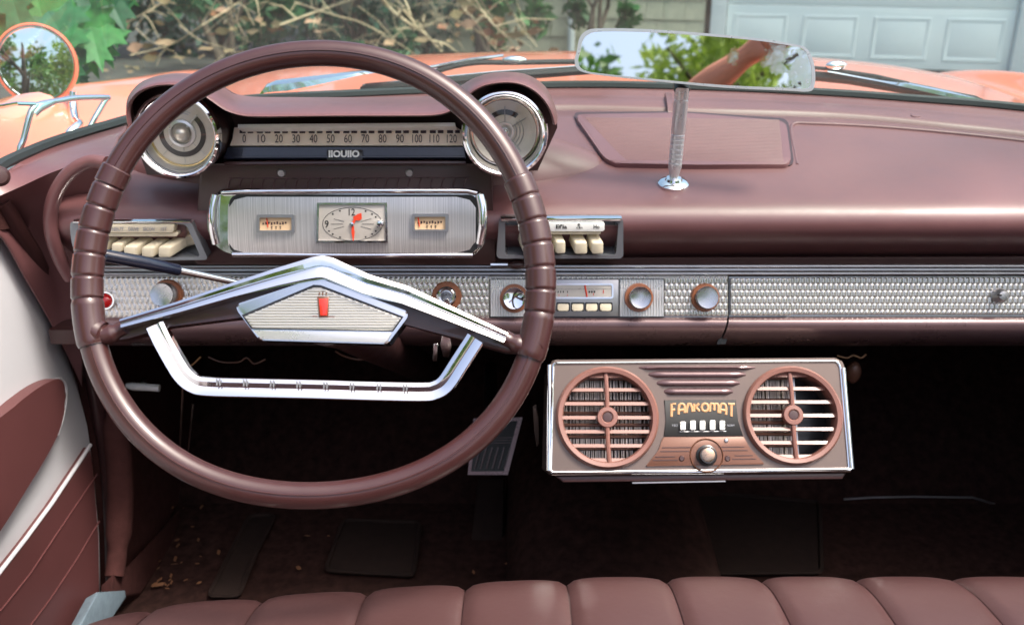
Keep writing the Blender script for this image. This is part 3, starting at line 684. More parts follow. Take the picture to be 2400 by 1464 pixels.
obj('lock_ring', disc(KP, 1047, 694, [(.0125, .002), (.0125, .007), (.011, .0085), (.0095, .007)], 30), 'chrome', ig)
obj('lock_barrel', disc(KP, 1047, 694, [(0, .009), (.0065, .009), (.0075, .006), (.0095, .0065)], 26), 'chrome_worn', ig)
# radio
rd = empty('radio', KP.at(1352, 700), dash)
obj('plate_outline', front(KP, [(1147, 653), (1558, 653), (1557, 744), (1147, 745)], -.004, .0012), 'black', rd)
obj('ribbed_end', MB().grid([[KP.p(1150 + 98 * i / 96, y, .003 + .0009 * abs(math.sin(math.pi * i / 6))) for y in (655, 741)] for i in range(97)]), 'silver', rd, sharp=50)
obj('ribbed_end', MB().grid([[KP.p(1452 + 103 * i / 96, y, .003 + .0009 * abs(math.sin(math.pi * i / 6))) for y in (655, 741)] for i in range(97)]), 'silver', rd, sharp=50)
obj('radio_centre', front(KP, [(1250, 655), (1450, 655), (1450, 741), (1250, 742)], 0, .0045, .001), 'steel', rd)
RP = Plane(KP.o + KP.n * .0045, KP.n)
obj('dial_frame', ringplate(RP, rr(1266, 664, 1438, 700, 6), rr(1270, 668, 1434, 696, 4), -.002, .0015), 'chrome_worn', rd)
obj('tuning_dial', front(RP, rr(1269, 667, 1435, 697, 4), -.002, .0006), 'dial_silver', rd)
obj('tuning_needle', MB().tube([RP.at(1371, 668, .0012), RP.at(1376, 696, .0012)], .0011, 6), 'needle', rd)
pm = MB()
for k, x in enumerate((1290, 1296, 1302, 1308, 1314, 1320, 1330)): pm.box(RP.p(x, 684, .0008), (.0012 if k < 6 else .0008, .0004, .003))
for x in (1381, 1387, 1393): pm.box(RP.p(x, 684, .0008), (.0018, .0004, .003))
pm.tube([RP.at(1272, 678, .0008), RP.at(1432, 677, .0008)], .00018, 4)
obj('dial_print', pm, 'black_ink', rd)
for x in (1391, 1414): obj('dial_mark', MB().box(RP.p(x, 690 if x < 1400 else 686, .0008), (.0008, .0004, .004 if x < 1400 else .008)), 'needle', rd)
for x in (1290, 1310, 1330): obj('dial_mark', MB().box(RP.p(x, 692, .0008), (.0006, .0004, .003)), 'needle', rd)
for x in (1286, 1320, 1354, 1387, 1420):
    obj('button_slot', front(RP, rr(x - 16, 708, x + 16, 729, 3), -.001, .0005), 'black', rd)
    obj('push_button', front(RP, rr(x - 13, 712, x + 13, 728, 3), -.002, .007, .0015), 'cream', rd)
def rknob(x, y, r, L_):
    k = 1.15 / ray(x, y).y / FPX
    obj('escutcheon', disc(RP, x, y, [(0, .003), (r * 1.3 * k, .003), (r * 1.36 * k, 0)], 32), 'bakelite', rd)
    obj('knob_body', disc(RP, x, y, [(r * k * .96, .002), (r * k, L_ - .002), (r * k, L_)], 36), 'black', rd)
    obj('knob_cap', disc(RP, x, y, [(0, L_ - .0005), (r * k * .8, L_ + .0004), (r * k * .95, L_ + .001), (r * k * 1.02, L_ - .002), (r * k * 1.02, L_ - .006)], 36), 'chrome' if x < 1300 else 'knob_face', rd)
rknob(1205, 699, 25, .016); rknob(1497, 697, 25, .018)
# glovebox lock
obj('glovebox_lock', disc(PN, 2334, 692, [(.0095, .006), (.0095, .010), (.0085, .016), (.0055, .020), (0, .021)], 24), 'steel', glove)
lk = PN.at(2343, 691, .021); obj('lock_slot', MB().box(lk, (.005, .002, .002)), 'black', glove)

# ---- interior rear-view mirror
mi = empty('rear_view_mirror', DT.at(1578, 432, .003), car)
b0 = DT.at(1578, 432, .003)
obj('foot', MB().lathe([(.0195, -.002), (.0195, .002), (.016, .005), (.011, .006), (.0095, .009), (.006, .010), (0, .0105)], b0, DT.n, 32), 'chrome', mi)
top = atY(1599, 205, b0.y + .004)
sd = (top - b0).normalized(); Ls = (top - b0).length
obj('stem', MB().lathe([(.0045, .006), (.006, .010), (.0072, .018)] + [q for k in range(7) for q in ((.0086, .022 + k * .006), (.0086, .0265 + k * .006), (.0078, .027 + k * .006))] + [(.0088, .066), (.0088, .105), (.0082, .1055), (.0082, .107), (.0088, .1075), (.0088, Ls), (0, Ls)], b0, sd, 24), 'silver', mi)
mc = atY(1630, 142, b0.y - .018); mn = (CAMP + Vector((.04, 0, .042)) - mc).normalized()
MP = Plane(mc, mn)
mo_ = [(1352, 118), (1358, 90), (1372, 74), (1400, 67), (1500, 68), (1650, 78), (1780, 91), (1860, 104), (1890, 113), (1905, 140), (1911, 175), (1908, 205), (1895, 215), (1850, 213), (1700, 206), (1550, 192), (1420, 178), (1368, 170), (1350, 158), (1347, 140)]
mo_ = [tuple(p)[:2] for p in smooth([Vector((a, b, 0)) for a, b in mo_], 3, True)]
obj('mirror_shell', MB().prism([MP.at(x, y, .0) for x, y in mo_], mn * -.018, .0), 'steel', mi)
cen = Vector((1630, 141)); inn = [tuple(cen + (Vector(p) - cen) * .972) for p in mo_]
inn = [(p[0], 141 + (p[1] - 141) * .93) for p in inn]
obj('mirror_rim', ringplate(MP, mo_, inn, -.002, .003), 'silver', mi)
obj('mirror_glass', MB().prism([MP.at(x, y, .0015) for x, y in mo_], mn * -.001), 'mirror', mi)
obj('mirror_bracket', MB().tube([top + sd * -.004, top + sd * .006 + Vector((0, .012, .006))], .010, 12), 'black', mi)

# ================================================================== STEERING WHEEL
WN = Vector((0, -math.cos(R(28)), math.sin(R(28)))); WC = atT(735, 642, .855)
WP = Plane(WC, WN); wheel = empty('steering_wheel', WC, car); MPP = .855 / FPX
OUT = [(600, 116), (492, 151), (416, 203), (328, 272), (285, 328), (246, 380), (1025, 157), (1100, 225), (1156, 281), (1212, 352), (1250, 412), (740, 97), (760, 1193), (900, 1176), (620, 1180), (1270, 856), (1215, 958), (1130, 1052), (1002, 1137), (280, 997), (365, 1094), (492, 1154), (192, 840), (178, 700), (1298, 700)]
def wpol(x, y): q = WP.at(x, y) - WC; a, b = q.dot(WP.u), q.dot(WP.v); return math.atan2(b, a), math.hypot(a, b)
def hb(t): return [1, math.cos(t), math.sin(t), math.cos(2 * t), math.sin(2 * t), math.cos(3 * t), math.sin(3 * t), math.cos(4 * t), math.sin(4 * t)]
A_ = np.array([hb(wpol(x, y)[0]) for x, y in OUT]); B_ = np.array([wpol(x, y)[1] for x, y in OUT]); HC = np.linalg.lstsq(A_, B_, rcond=None)[0]
RR = .0117
def rimp(t, h=0., dr=0.): r_ = float(np.dot(hb(t), HC)) - RR + dr; return WC + WP.u * (r_ * math.cos(t)) + WP.v * (r_ * math.sin(t)) + WN * h
obj('rim', MB().tube([rimp(2 * math.pi * k / 160) for k in range(160)], RR, 20, True, flat=.92, upv=WN), 'wheel', wheel)
obj('rim_seam', MB().tube([rimp(2 * math.pi * k / 160, RR * .90, -.001) for k in range(160)], .0009, 6, True), 'wheel', wheel)
LG = [(258, 385), (240, 430), (222, 483), (210, 540), (202, 595), (199, 650), (198, 703), (204, 760), (216, 812)]
RG = [(1226, 411), (1247, 460), (1262, 517), (1272, 571), (1278, 628), (1280, 682), (1279, 736), (1272, 795), (1260, 846)]
for side in (LG, RG):
    ang = [wpol(x, y)[0] for x, y in side]
    ang = [a if a > -1.2 and side is RG else (a + 2 * math.pi if a < 0 and side is LG else a) for a in ang]
    ang = [a for k, a in enumerate(ang) if k != 7]            # the last block is a long one
    for a, b in zip(ang, ang[1:]):
        g = .0022 * (1 if b > a else -1); n_ = 14; pts = []; rad = []
        for k in range(n_ + 1):
            t = k / n_; q = (a + g) + (b - a - 2 * g) * t; e = min(t, 1 - t); pts.append(rimp(q, .0008, -.0004)); rad.append(.0126 + .0011 * min(1, e / .07) ** .5)
        obj('finger_grip', MB().tube(pts, rad, 18, False, True, flat=.95, upv=WN), 'wheel', wheel)
    obj('grip_core', MB().tube([rimp(ang[0] + (ang[-1] - ang[0]) * k / 30, .0005, -.0003) for k in range(31)], .0128, 16, False, True, flat=.95, upv=WN), 'wheel', wheel)
# spokes
sp_o = [(235, 770), (262, 768), (300, 757), (560, 690), (738, 640), (960, 695), (1185, 788), (1215, 792), (1245, 800), (1245, 828), (1185, 826), (950, 760), (738, 700), (557, 745), (391, 766), (300, 793), (262, 798), (235, 800)]
obj('spoke', front(WP, sp_o, -.016, .002, .003), 'wheel', wheel)
for pts in ([(222, 772), (240, 784), (262, 781), (292, 766)], [(1262, 800), (1240, 812), (1215, 806), (1182, 790)]):
    obj('spoke_lug', MB().tube(smooth([WP.at(x, y, .001) for x, y in pts], 5), [.0125] * 6 + [.0095] * 6 + [.0075] * 4, 14, flat=.9), 'wheel', wheel)
BAR = [(287, 759, 11), (420, 721, 14), (551, 680, 18), (650, 651, 22), (715, 634, 25), (740, 628, 27), (757, 626, 28), (775, 630, 27), (800, 641, 26), (860, 667, 25), (950, 692, 23), (1060, 738, 18), (1186, 792, 13)]
loops = []
for i, (x, y, hw) in enumerate(BAR):
    c = WP.at(x, y, .012); lo = []
    a = BAR[max(i - 1, 0)]; b = BAR[min(i + 1, len(BAR) - 1)]; t = Vector((b[0] - a[0], -(b[1] - a[1]))).normalized(); nx = WP.u * -t.y + WP.v * t.x
    W_ = hw * MPP * 1.0
    for u, h in ((-1, -.008), (-1.0, .003), (-.92, .0064), (-.5, .0056), (-.06, .0040), (.02, .0034), (.10, .0046), (.5, .0054), (.92, .0040), (1, -.008)): lo.append(c + nx * (W_ * u) + WN * h)
    loops.append(lo)
obj('horn_bar', MB().loft(loops, True, True), 'chrome', wheel, sharp=30)
# hub crest
hub = [(553, 713), (735, 653), (752, 653), (957, 730), (955, 744), (908, 806), (608, 797), (556, 728)]
obj('hub_frame', front(WP, rpoly(hub, 8), -.02, .008, .003, 3), 'chrome_worn', wheel)
obj('hub_shadow_gap', front(WP, [(566, 738), (735, 667), (752, 668), (946, 742), (921, 777), (589, 771)], .0, .0085), 'black', wheel)
gp = [(572, 742), (735, 673), (752, 674), (940, 745), (919, 774), (592, 768)]
obj('hub_plate', front(WP, gp, .0, .0092, .0004), 'gold_panel', wheel)
def xspan(poly, y):
    xs_ = []
    for i in range(len(poly)):
        (x1, y1), (x2, y2) = poly[i], poly[(i + 1) % len(poly)]
        if (y1 <= y < y2) or (y2 <= y < y1): xs_.append(x1 + (x2 - x1) * (y - y1) / (y2 - y1))
    return min(xs_), max(xs_)
for k in range(14):
    y = 680 + k * 6.5; a, b = xspan(gp, y); obj('hub_rib', MB().tube([WP.at(a + 3, y, .0094), WP.at((a + b) / 2, y, .0098), WP.at(b - 3, y, .0094)], .00105, 6), 'gold_panel', wheel)
obj('hub_lower_bar', front(WP, rpoly([(592, 774), (918, 779), (904, 803), (613, 794)], 5), .0, .012, .002, 3), 'silver', wheel)
obj('badge_frame', front(WP, [(743, 696), (771, 695), (769, 743), (747, 744)], .008, .0118, .0006), 'copper', wheel)
obj('badge', front(WP, [(747, 700), (768, 699), (766, 739), (750, 740)], .009, .0128, .001), 'red_badge', wheel)
bm_ = MB()
for x in (748, 756, 764): bm_.tube([WP.at(x, 692, .0105), WP.at(x + 1, 685 - (x == 756) * 2, .0105)], .0006, 5)
bm_.tube([WP.at(732, 741, .0105), WP.at(744, 741, .0105)], .0004, 4); bm_.tube([WP.at(770, 742, .0105), WP.at(784, 743, .0105)], .0004, 4)
obj('badge_crown', bm_, 'copper', wheel)
obj('hub_bell', MB().lathe([(.014, -.010), (.026, -.016), (.026, -.03), (.024, -.08)], WP.at(757, 738), WN, 36), 'dash_dark', wheel)
# horn ring
HR = [(366, 762), (384, 800), (412, 850), (432, 880), (456, 899), (490, 906), (600, 909), (740, 912), (880, 916), (990, 918), (1020, 914), (1045, 898), (1075, 853), (1114, 793)]
hrp = smooth([WP.at(x, y, .006) for x, y in HR], 5); loops = []
for i, c in enumerate(hrp):
    t = (hrp[min(i + 1, len(hrp) - 1)] - hrp[max(i - 1, 0)]).normalized(); nx = WN.cross(t).normalized(); W_ = 22.5 * MPP
    loops.append([c + nx * (W_ * u) + WN * h for u, h in ((-1, -.004), (-1, .002), (-.88, .0048), (-.4, .0040), (.0, .0026), (.08, .0030), (.5, .0042), (.9, .0030), (1, -.004))])
obj('horn_ring', MB().loft(loops, True, True), 'chrome', wheel, sharp=28)
nk = MB()
for x in (512, 575, 638, 700, 763, 825, 888, 950):
    for dx in (-4, 3): yy = 886 + (x - 512) * .03; nk.tube([WP.at(x + dx, yy + 1, .0115), WP.at(x + dx, yy + 17, .0117)], .0006, 4)
obj('ring_notches', nk, 'steel', wheel)
# column, shift lever
CD = -WN
obj('steering_column', MB().tube([WP.at(757, 738) + CD * .05, WP.at(757, 738) + CD * .30, WP.at(757, 738) + CD * 1.0], [.023, .025, .028], 24), 'dash_dark', car)
lv = empty('turn_signal_lever', atY(420, 632, .93), car)
obj('lever_grip', MB().tube([atY(238, 597, .885), atY(246, 599, .886), atY(330, 614, .91), atY(418, 633, .93), atY(424, 634, .931)], [.004, .0062, .0066, .0058, .004], 14), 'navy', lv)
obj('lever_rod', MB().tube([atY(420, 633, .93), atY(556, 662, .97), atY(700, 690, 1.02)], [.0038, .0036, .0036], 12), 'chrome', lv)
# keys hanging from the switch
kr = atY(1050, 735, 1.09)
key = tag(empty('key_ring', kr), 'small bunch of worn metal keys hanging under the ignition switch behind the wheel', 'keys')
obj('ignition_key', MB().prism([atY(x, y, 1.125) for x, y in ((1040, 702), (1050, 700), (1060, 722), (1052, 728), (1044, 722))], (0, .002, 0), .0005), 'chrome_worn', key)
obj('ring', MB().tube([atY(1045 + 14 * math.cos(a), 765 + 20 * math.sin(a), 1.10) for a in [2 * math.pi * k / 20 for k in range(20)]], .0009, 6, True), 'steel', key)
for pts in ([(1036, 782), (1052, 780), (1058, 810), (1050, 838), (1038, 836), (1032, 808)], [(1016, 806), (1026, 806), (1022, 846), (1014, 846)]):
    obj('spare_key', MB().prism([atY(x, y, 1.10) for x, y in pts], (.001, .0018, 0), .0005), 'chrome_worn', key)

# ================================================================== AIR CONDITIONER under the dash
def boolean(mb, cutters):
    def tmp(m_):
        me = bpy.data.meshes.new('t'); me.from_pydata([tuple(p) for p in m_.v], [], m_.f)
        b = bmesh.new(); b.from_mesh(me); bmesh.ops.remove_doubles(b, verts=b.verts, dist=1e-6); bmesh.ops.recalc_face_normals(b, faces=b.faces); b.to_mesh(me); b.free()
        o = bpy.data.objects.new('t', me); COL.objects.link(o); return o
    a = tmp(mb); cs = [tmp(c) for c in cutters]
    for c in cs: md = a.modifiers.new('b', 'BOOLEAN'); md.operation = 'DIFFERENCE'; md.solver = 'EXACT'; md.object = c
    dg = bpy.context.evaluated_depsgraph_get(); me = bpy.data.meshes.new_from_object(a.evaluated_get(dg))
    out = MB(); out.add([v.co for v in me.vertices], [tuple(p.vertices) for p in me.polygons])
    for o in [a] + cs: bpy.data.objects.remove(o)
    return out
AN = Vector((0, -.831, .556)); AP = Plane(atT(1640, 975, 1.165), AN); APP = 1.165 / FPX
ac = tag(empty('air_conditioner', atT(1640, 1110, 1.2)), 'pewter under-dash air conditioner with two round dusty pink grilles, black name plate and white keys', 'air conditioner')
co = rpoly([(1291, 843), (1966, 838), (1978, 852), (2001, 1104), (1284, 1113)], 10)
LC, RC = (1423, 978), (1857, 973); LR, RQ = 121 * APP, 117 * APP
case = MB().prism([AP.at(x, y) for x, y in co], Vector((0, .20, -.115)), .007, 3)
cut = [MB().lathe([(r_, .02), (r_, -.05)], AP.at(*c), AN, 48, True) for c, r_ in ((LC, LR * .93), (RC, RQ * .93))]
co_ = obj('case', boolean(case, cut), 'ac_case', ac, sharp=45); co_.modifiers.new('even_normals', 'WEIGHTED_NORMAL').keep_sharp = True
ep = [AP.at(x, y, .0005) for x, y in rpoly([(1297, 851), (1961, 846), (1969, 858), (1990, 1098), (1291, 1106)], 8)]
obj('face_trim', MB().tube(ep, .0016, 8, True), 'chrome', ac)
obj('side_trim', MB().tube([AP.at(1976, 862, -.003), AP.at(1986, 980, -.003), AP.at(1996, 1098, -.003)], .0038, 10), 'chrome', ac)
obj('side_trim', MB().tube([AP.at(1288, 855, -.003), AP.at(1287, 980, -.003), AP.at(1286, 1102, -.003)], .0035, 10), 'chrome', ac)
obj('base_trim', MB().tube([AP.at(1292, 1107, -.002), AP.at(1650, 1105, -.002), AP.at(1992, 1100, -.002)], .0032, 10), 'chrome', ac)
for (cx, cy), rad, full in ((LC, LR, True), (RC, RQ, False)):
    c = AP.at(cx, cy); g = empty('round_grille', c, ac)
    obj('grille_ring', MB().lathe([(rad * .85, -.014), (rad * .85, .002), (rad * .875, .0065), (rad * .95, .0075), (rad * .99, .005), (rad, .0)], c, AN, 64), 'ac_pink', g)
    obj('cavity', MB().lathe([(0, -.048), (rad * .925, -.048)], c, AN, 40), 'black', g)
    fm = MB()
    x0, x1 = (-.9, .9) if full else (-.9, .12)
    nf = 120 if full else 68
    for k in range(nf):
        u = (x0 + (x1 - x0) * (k + random.uniform(-.25, .25)) / nf); hh = math.sqrt(max(0, .9 ** 2 - u * u)) * rad
        fm.box(c + AP.u * (u * rad) - AN * .030, (.00042, hh * 2, .012), Matrix((AP.u, AP.v, AN)).transposed() @ Matrix.Rotation(random.uniform(-.25, .25), 3, 'Y'))
    obj('cooling_fins', fm, 'fin', g)['kind'] = 'stuff'
    hm = MB()
    for k in range(8): 
        v = -.8 + k * .23; hh = math.sqrt(max(0, .9 ** 2 - v * v)) * rad
        hm.tube([c + AP.v * (v * rad) + AP.u * max(-hh, x0 * rad) - AN * .0225, c + AP.v * (v * rad) + AP.u * min(hh, x1 * rad) - AN * .0225], .0022, 8)
    obj('coil_tube', hm, 'copper', g)['kind'] = 'stuff'
    if not full: obj('coil_tank', MB().box(c + AP.u * (.16 * rad) - AN * .03, (.003, 1.7 * rad, .02), Matrix((AP.u, AP.v, AN)).transposed()), 'steel', g)
    for k in range(7):
        v = (-.81 + .27 * k) if k else -.81; hh = math.sqrt(max(0, .89 ** 2 - v * v)) * rad
        obj('slat', MB().prism([c + AP.v * (v * rad) + AP.u * sx + AN * hz + AP.v * dv for sx, hz, dv in ((-hh, .0, .0020), (hh, .0, .0020), (hh, .0015, -.0021), (-hh, .0015, -.0021))], AN * -.010), 'ac_pink', g)
    obj('upright_bar', MB().tube(smooth([c + AP.v * (rad * .89) + AN * .001 - AP.u * .001, c + AP.v * (rad * .45) + AN * .0025, c - AP.v * (rad * .45) + AN * .0025, c - AP.v * (rad * .89) + AP.u * .002 + AN * .001], 4), .0028, 8), 'ac_pink', g)
    obj('grille_hub', MB().lathe([(rad * .1, .0055), (rad * .12, .0065), (rad * .19, .0062), (rad * .205, .004), (rad * .2, -.004)], c, AN, 36), 'ac_pink', g)
    obj('hub_cap', MB().lathe([(0, .0062), (rad * .09, .0058), (rad * .11, .003)], c, AN, 28), 'dash_dark', g)
for x0, x1, y in ((1497, 1770, 861), (1520, 1748, 877), (1539, 1734, 897), (1556, 1718, 917)):
    hh = 8.0 if y > 870 else 5; lo = []
    for k in range(13):
        t = k / 12; x = x0 + (x1 - x0) * t; e = min(1, min(t, 1 - t) / .05); w_ = hh * (.35 + .65 * e)
        lo.append([AP.at(x, y + w_ * dy, hgt * e) for dy, hgt in ((-1.05, .0004), (-.7, .003), (0, .0046), (.7, .0034), (1.0, .0004))])
    obj('louvre', MB().loft(lo, False, False), 'lower', ac, sharp=60)
obj('name_plate', front(AP, [(1557, 937), (1725, 937), (1729, 985), (1742, 1021), (1556, 1022), (1562, 985)], -.001, .0016, .0005), 'black_ink', ac)
obj('control_plate', front(AP, rpoly([(1554, 1023.5), (1743, 1022), (1758, 1050), (1793, 1087), (1513, 1092), (1543, 1055)], 5), -.001, .0022, .0008), 'copper', ac)
# the name: strokes of a rounded display face whose feet follow an arch
GL = {'F': [[(0, 0), (0, 1), (.8, 1)], [(0, .52), (.65, .52)]], 'A': [[(0, 0), (0, .6), (.12, .9), (.35, 1), (.6, 1), (.85, .9), (.95, .6), (.95, 0)], [(0, .38), (.95, .38)]],
      'L': [[(0, 0), (.06, .5), (.3, 1), (.62, 1), (.92, .5), (.98, 0)]], 'K': [[(0, 0), (0, 1)], [(.85, 1), (.1, .52), (.35, .5), (.9, 0)]],
      'O': [[(.5, 0), (.15, .12), (0, .5), (.15, .88), (.5, 1), (.85, .88), (1, .5), (.85, .12), (.5, 0)]],
      'M': [[(0, 0), (0, .75), (.15, 1), (.4, 1), (.55, .8), (.55, .2)], [(.55, .8), (.7, 1), (.95, 1), (1.1, .75), (1.1, 0)]], 'T': [[(0, 1), (1, 1)], [(.5, 1), (.5, 0)]]}
nm = MB(); xpos = 1574.; wds = [('F', 13), ('A', 15), ('L', 14), ('K', 14), ('O', 16), ('M', 20), ('A', 15), ('T', 16)]
for g, w_ in wds:
    for st in GL[g]:
        P_ = []
        for u, v in st:
            x = xpos + u * w_ / (1.1 if g == 'M' else 1); tt = (x - 1645) / 71; bot = 963 + 13 * tt * tt; tp = 945 + 1.5 * tt * tt; P_.append(AP.at(x, bot + (tp - bot) * v, .0019))
        nm.tube(P_, .00150, 8, flat=.4, upv=AN)
    xpos += w_ + 3.6
obj('name_lettering', nm, 'copper_text', ac)
for k, x in enumerate((1601, 1624.5, 1647, 1670.5, 1693.5)):
    b = obj('push_key', front(AP, rr(x - 6.3, 985 - (k == 3) + (k == 0) * 2, x + 6.3, 1007, 2.5, 3), .001, .0055, .0009), 'white_plastic', ac)
ptext('C', AP, 1691, 990, 1697, 1002, .0058, ac, 'black_ink', 'key_symbol', .01)
for s, x0, x1 in (('YSO', 1574, 1588), ('NORM', 1704, 1720)): ptext(s, AP, x0, 994, x1, 999, .0018, ac, 'steel', 'plate_lettering', 0)
obj('key_underlines', MB().tube([AP.at(1592, 1011, .0018), AP.at(1702, 1010, .0018)], .0004, 4), 'steel', ac)
K0 = 1655, 1067; M['copper_knob'] = mat('copper_knob_face', (.42, .30, .22), .3, 1, rvar=.15, vscale=200)
obj('temperature_knob', disc(AP, *K0, [(.0125, .002), (.0125, .004), (.0100, .005), (.0100, .011), (.0094, .0125), (.0082, .0125)], 36), 'black', ac)
obj('knob_cap', disc(AP, *K0, [(0, .0132), (.006, .0132), (.0080, .0126), (.0085, .0112)], 32), M['copper_knob'], ac)
obj('knob_collar', disc(AP, *K0, [(.0205, .0022), (.0195, .0035), (.0185, .0022)], 36), 'copper', ac)
obj('pilot_lamp', disc(AP, 1701, 1032, [(0, .004), (.002, .0035), (.003, .002)], 16), 'steel', ac)
for x in (1597, 1704): obj('panel_screw', disc(AP, x, 1074, [(0, .0035), (.0025, .0035), (.0035, .0022)], 16), 'dash_dark', ac)
gv = MB()
for a, b, y in ((1552, 1620, 1048), (1547, 1616, 1057), (1536, 1582, 1070), (1530, 1588, 1078), (1684, 1744, 1047), (1690, 1752, 1055), (1722, 1764, 1067), (1716, 1772, 1075)): gv.tube([AP.at(a, y, .0023), AP.at(b, y - .5, .0023)], .0006, 5)
obj('plate_grooves', gv, 'dash_dark', ac)
obj('mounting_tray', MB().prism([AP.at(x, y, -.006) for x, y in ((1300, 1114), (1985, 1106), (1975, 1122), (1320, 1130))], Vector((0, .2, -.11)), .002), 'dash_dark', ac)
obj('tray_edge', MB().tube([AP.at(1482, 1131, -.004), AP.at(1700, 1127, -.004)], .0012, 6), 'steel', ac)

# ================================================================== BENCH SEAT
seat = empty('bench_seat', (CX, .5, .3), car)
def setback(X):
    return -(.015 * max(0, (.15 - X) / .4) ** 1.5 + .9 * max(0, -.30 - X) ** 2 + .0 * max(0, X - .5) + 3.2 * max(0, -.36 - X) ** 2)
PROF = [(.20, .630), (.34, .642), (.48, .650), (.60, .652), (.69, .648), (.75, .640), (.79, .628), (.815, .612), (.832, .590), (.842, .56), (.845, .52), (.84, .46), (.83, .40), (.82, .34)]
PROF = [(q.y, q.z + .012) for q in smooth([Vector((0, a, b)) for a, b in PROF], 3)]
BX = [-.55, -.455, -.36, -.251, -.146, -.047, .055, .157, .254, .350, .448, .548, .65, .75, .85, .93]
def seatpt(X, i, lift):
    y, z = PROF[i]; a = PROF[max(i - 1, 0)]; b = PROF[min(i + 1, len(PROF) - 1)]; t = Vector((0, b[0] - a[0], b[1] - a[1])).normalized(); n = Vector((0, -t.z, t.y))
    dz = -.018 * max(0, (.1 - X) / .45) ** 1.3
    return Vector((X, y + setback(X) * min(1, max(0, (y - .2) / .4)), z + dz)) + n * lift
for a, b in zip(BX, BX[1:]):
    rows = []
    for k in range(15):
        f = k / 14; X = a + .0006 + (b - a - .0012) * f; e = abs(2 * f - 1 + .12 * math.sin(math.pi * f)); lift = .0046 * (1 - e ** 3.6) - .0025 * (e > .999)
        rows.append([seatpt(X, i, lift) for i in range(len(PROF))])
    obj('pleat', MB().grid(rows), 'vinyl', seat, sharp=180)
rows = [[seatpt(x, i, -.006) for i in range(len(PROF))] for x in [a + (b - a) * k / 3 for a, b in zip(BX, BX[1:]) for k in range(3)] + [BX[-1]]]
obj('cushion', MB().grid(rows), 'vinyl', seat, solid=.004)
obj('seat_back', MB().prism([(-.52, .16, .60), (.93, .16, .60), (.93, .03, .93), (-.52, .03, .93)], (0, -.13, -.03), .04, 4), 'vinyl', seat)

# ================================================================== DOORS AND SIDES
XD = -.62
door = tag(empty('door', (XD, .6, .3), car), 'off-white and burgundy driver door, its front edge beside the dashboard')
def dp(x, y, off=0.): return atX(x, y, XD + off)
fe = [(-40, 480), (0, 545), (60, 640), (120, 745), (160, 825), (185, 900), (205, 1000), (222, 1100), (232, 1250), (236, 1390)]
fe3 = [dp(x, y) for x, y in fe]
zlo = fe3[-1].z
outl = fe3 + [Vector((XD, fe3[-1].y - .01, .28)), Vector((XD, -.35, .28)), Vector((XD, -.35, .95)), Vector((XD, fe3[0].y - .05, .95))]
obj('inner_panel', MB().prism(outl, (-.05, 0, 0), .006, 3), 'door_white', door)
obj('outer_skin', MB().prism([Vector((CX - 1.0, p.y, p.z)) for p in outl], (.06, 0, 0), .006, 3), 'coral', door)
arm = [(-260, 1165), (0, 978), (50, 938), (95, 905), (130, 889), (148, 890), (155, 912), (152, 960), (135, 1020), (100, 1085), (60, 1150), (0, 1245), (-200, 1540), (-260, 1560)]
def dplate(o2, h, m, name, bev=.006, r_=0):
    o2 = rpoly(o2, r_) if r_ else o2
    return obj(name, MB().prism([dp(x, y, h) for x, y in o2], (-h - .004, 0, 0), bev, 4), m, door)
dplate([tuple(p)[:2] for p in smooth([Vector((x, y, 0)) for x, y in arm], 3)], .018, 'door_vinyl', 'armrest_panel', .004)
low = [(-260, 1720), (0, 1345), (60, 1268), (120, 1187), (180, 1097), (212, 1048), (220, 1090), (230, 1250), (235, 1385), (180, 1470), (60, 1720)]
dplate(low, .010, 'door_vinyl', 'lower_trim_panel', .004)
obj('trim_bead', MB().tube([dp(x, y, .009) for x, y in ((-260, 1712), (0, 1339), (60, 1262), (120, 1181), (180, 1091), (212, 1042))], .0028, 8), 'door_white', door)
obj('trim_bead', MB().tube(smooth([dp(x, y, .004) for x, y in arm[:9]], 3), .002, 8), 'door_white', door)
for pts in ([(0, 1432), (70, 1345), (140, 1240), (228, 1110)], [(60, 1480), (120, 1400), (180, 1310), (233, 1220)]):
    obj('trim_pleat', MB().tube([dp(x, y, .0105) for x, y in pts], .0011, 6), 'door_vinyl', door)
# passenger side
pdoor = empty('door', (1.02, .6, .3), car)
obj('inner_panel', MB().prism([(1.0, 1.2, .28), (1.0, -.35, .28), (1.0, -.35, .95), (1.0, 1.1, .95)], (.05, 0, 0), .006), 'door_white', pdoor)
obj('outer_skin', MB().prism([(CX + 1.0, 1.2, .28), (CX + 1.0, -.35, .28), (CX + 1.0, -.35, .95), (CX + 1.0, 1.1, .95)], (-.06, 0, 0), .006), 'coral', pdoor)
# windlace along the door opening, side panel under the dash, A-post cover
wl = [Vector((XD + .012, p.y + .018, p.z)) for p in fe3] + [Vector((XD + .012, fe3[-1].y + .02, .3))]
obj('windlace', MB().tube(smooth(wl, 3), .011, 10), 'dash_dark', car)
side = [Vector((-.608, p.y + .02, p.z)) for p in fe3[1:]] + [Vector((-.608, 1.2, .26)), Vector((-.608, 1.95, .26)), Vector((-.608, 1.95, .90)), Vector((-.608, 1.15, .93)), Vector((-.608, 1.02, .93))]
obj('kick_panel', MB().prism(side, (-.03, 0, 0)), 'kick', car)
obj('kick_panel', MB().prism([(1.0, 1.2, .26), (1.0, 1.95, .26), (1.0, 1.95, .88), (1.0, 1.0, .9)], (.03, 0, 0)), 'kick', car)
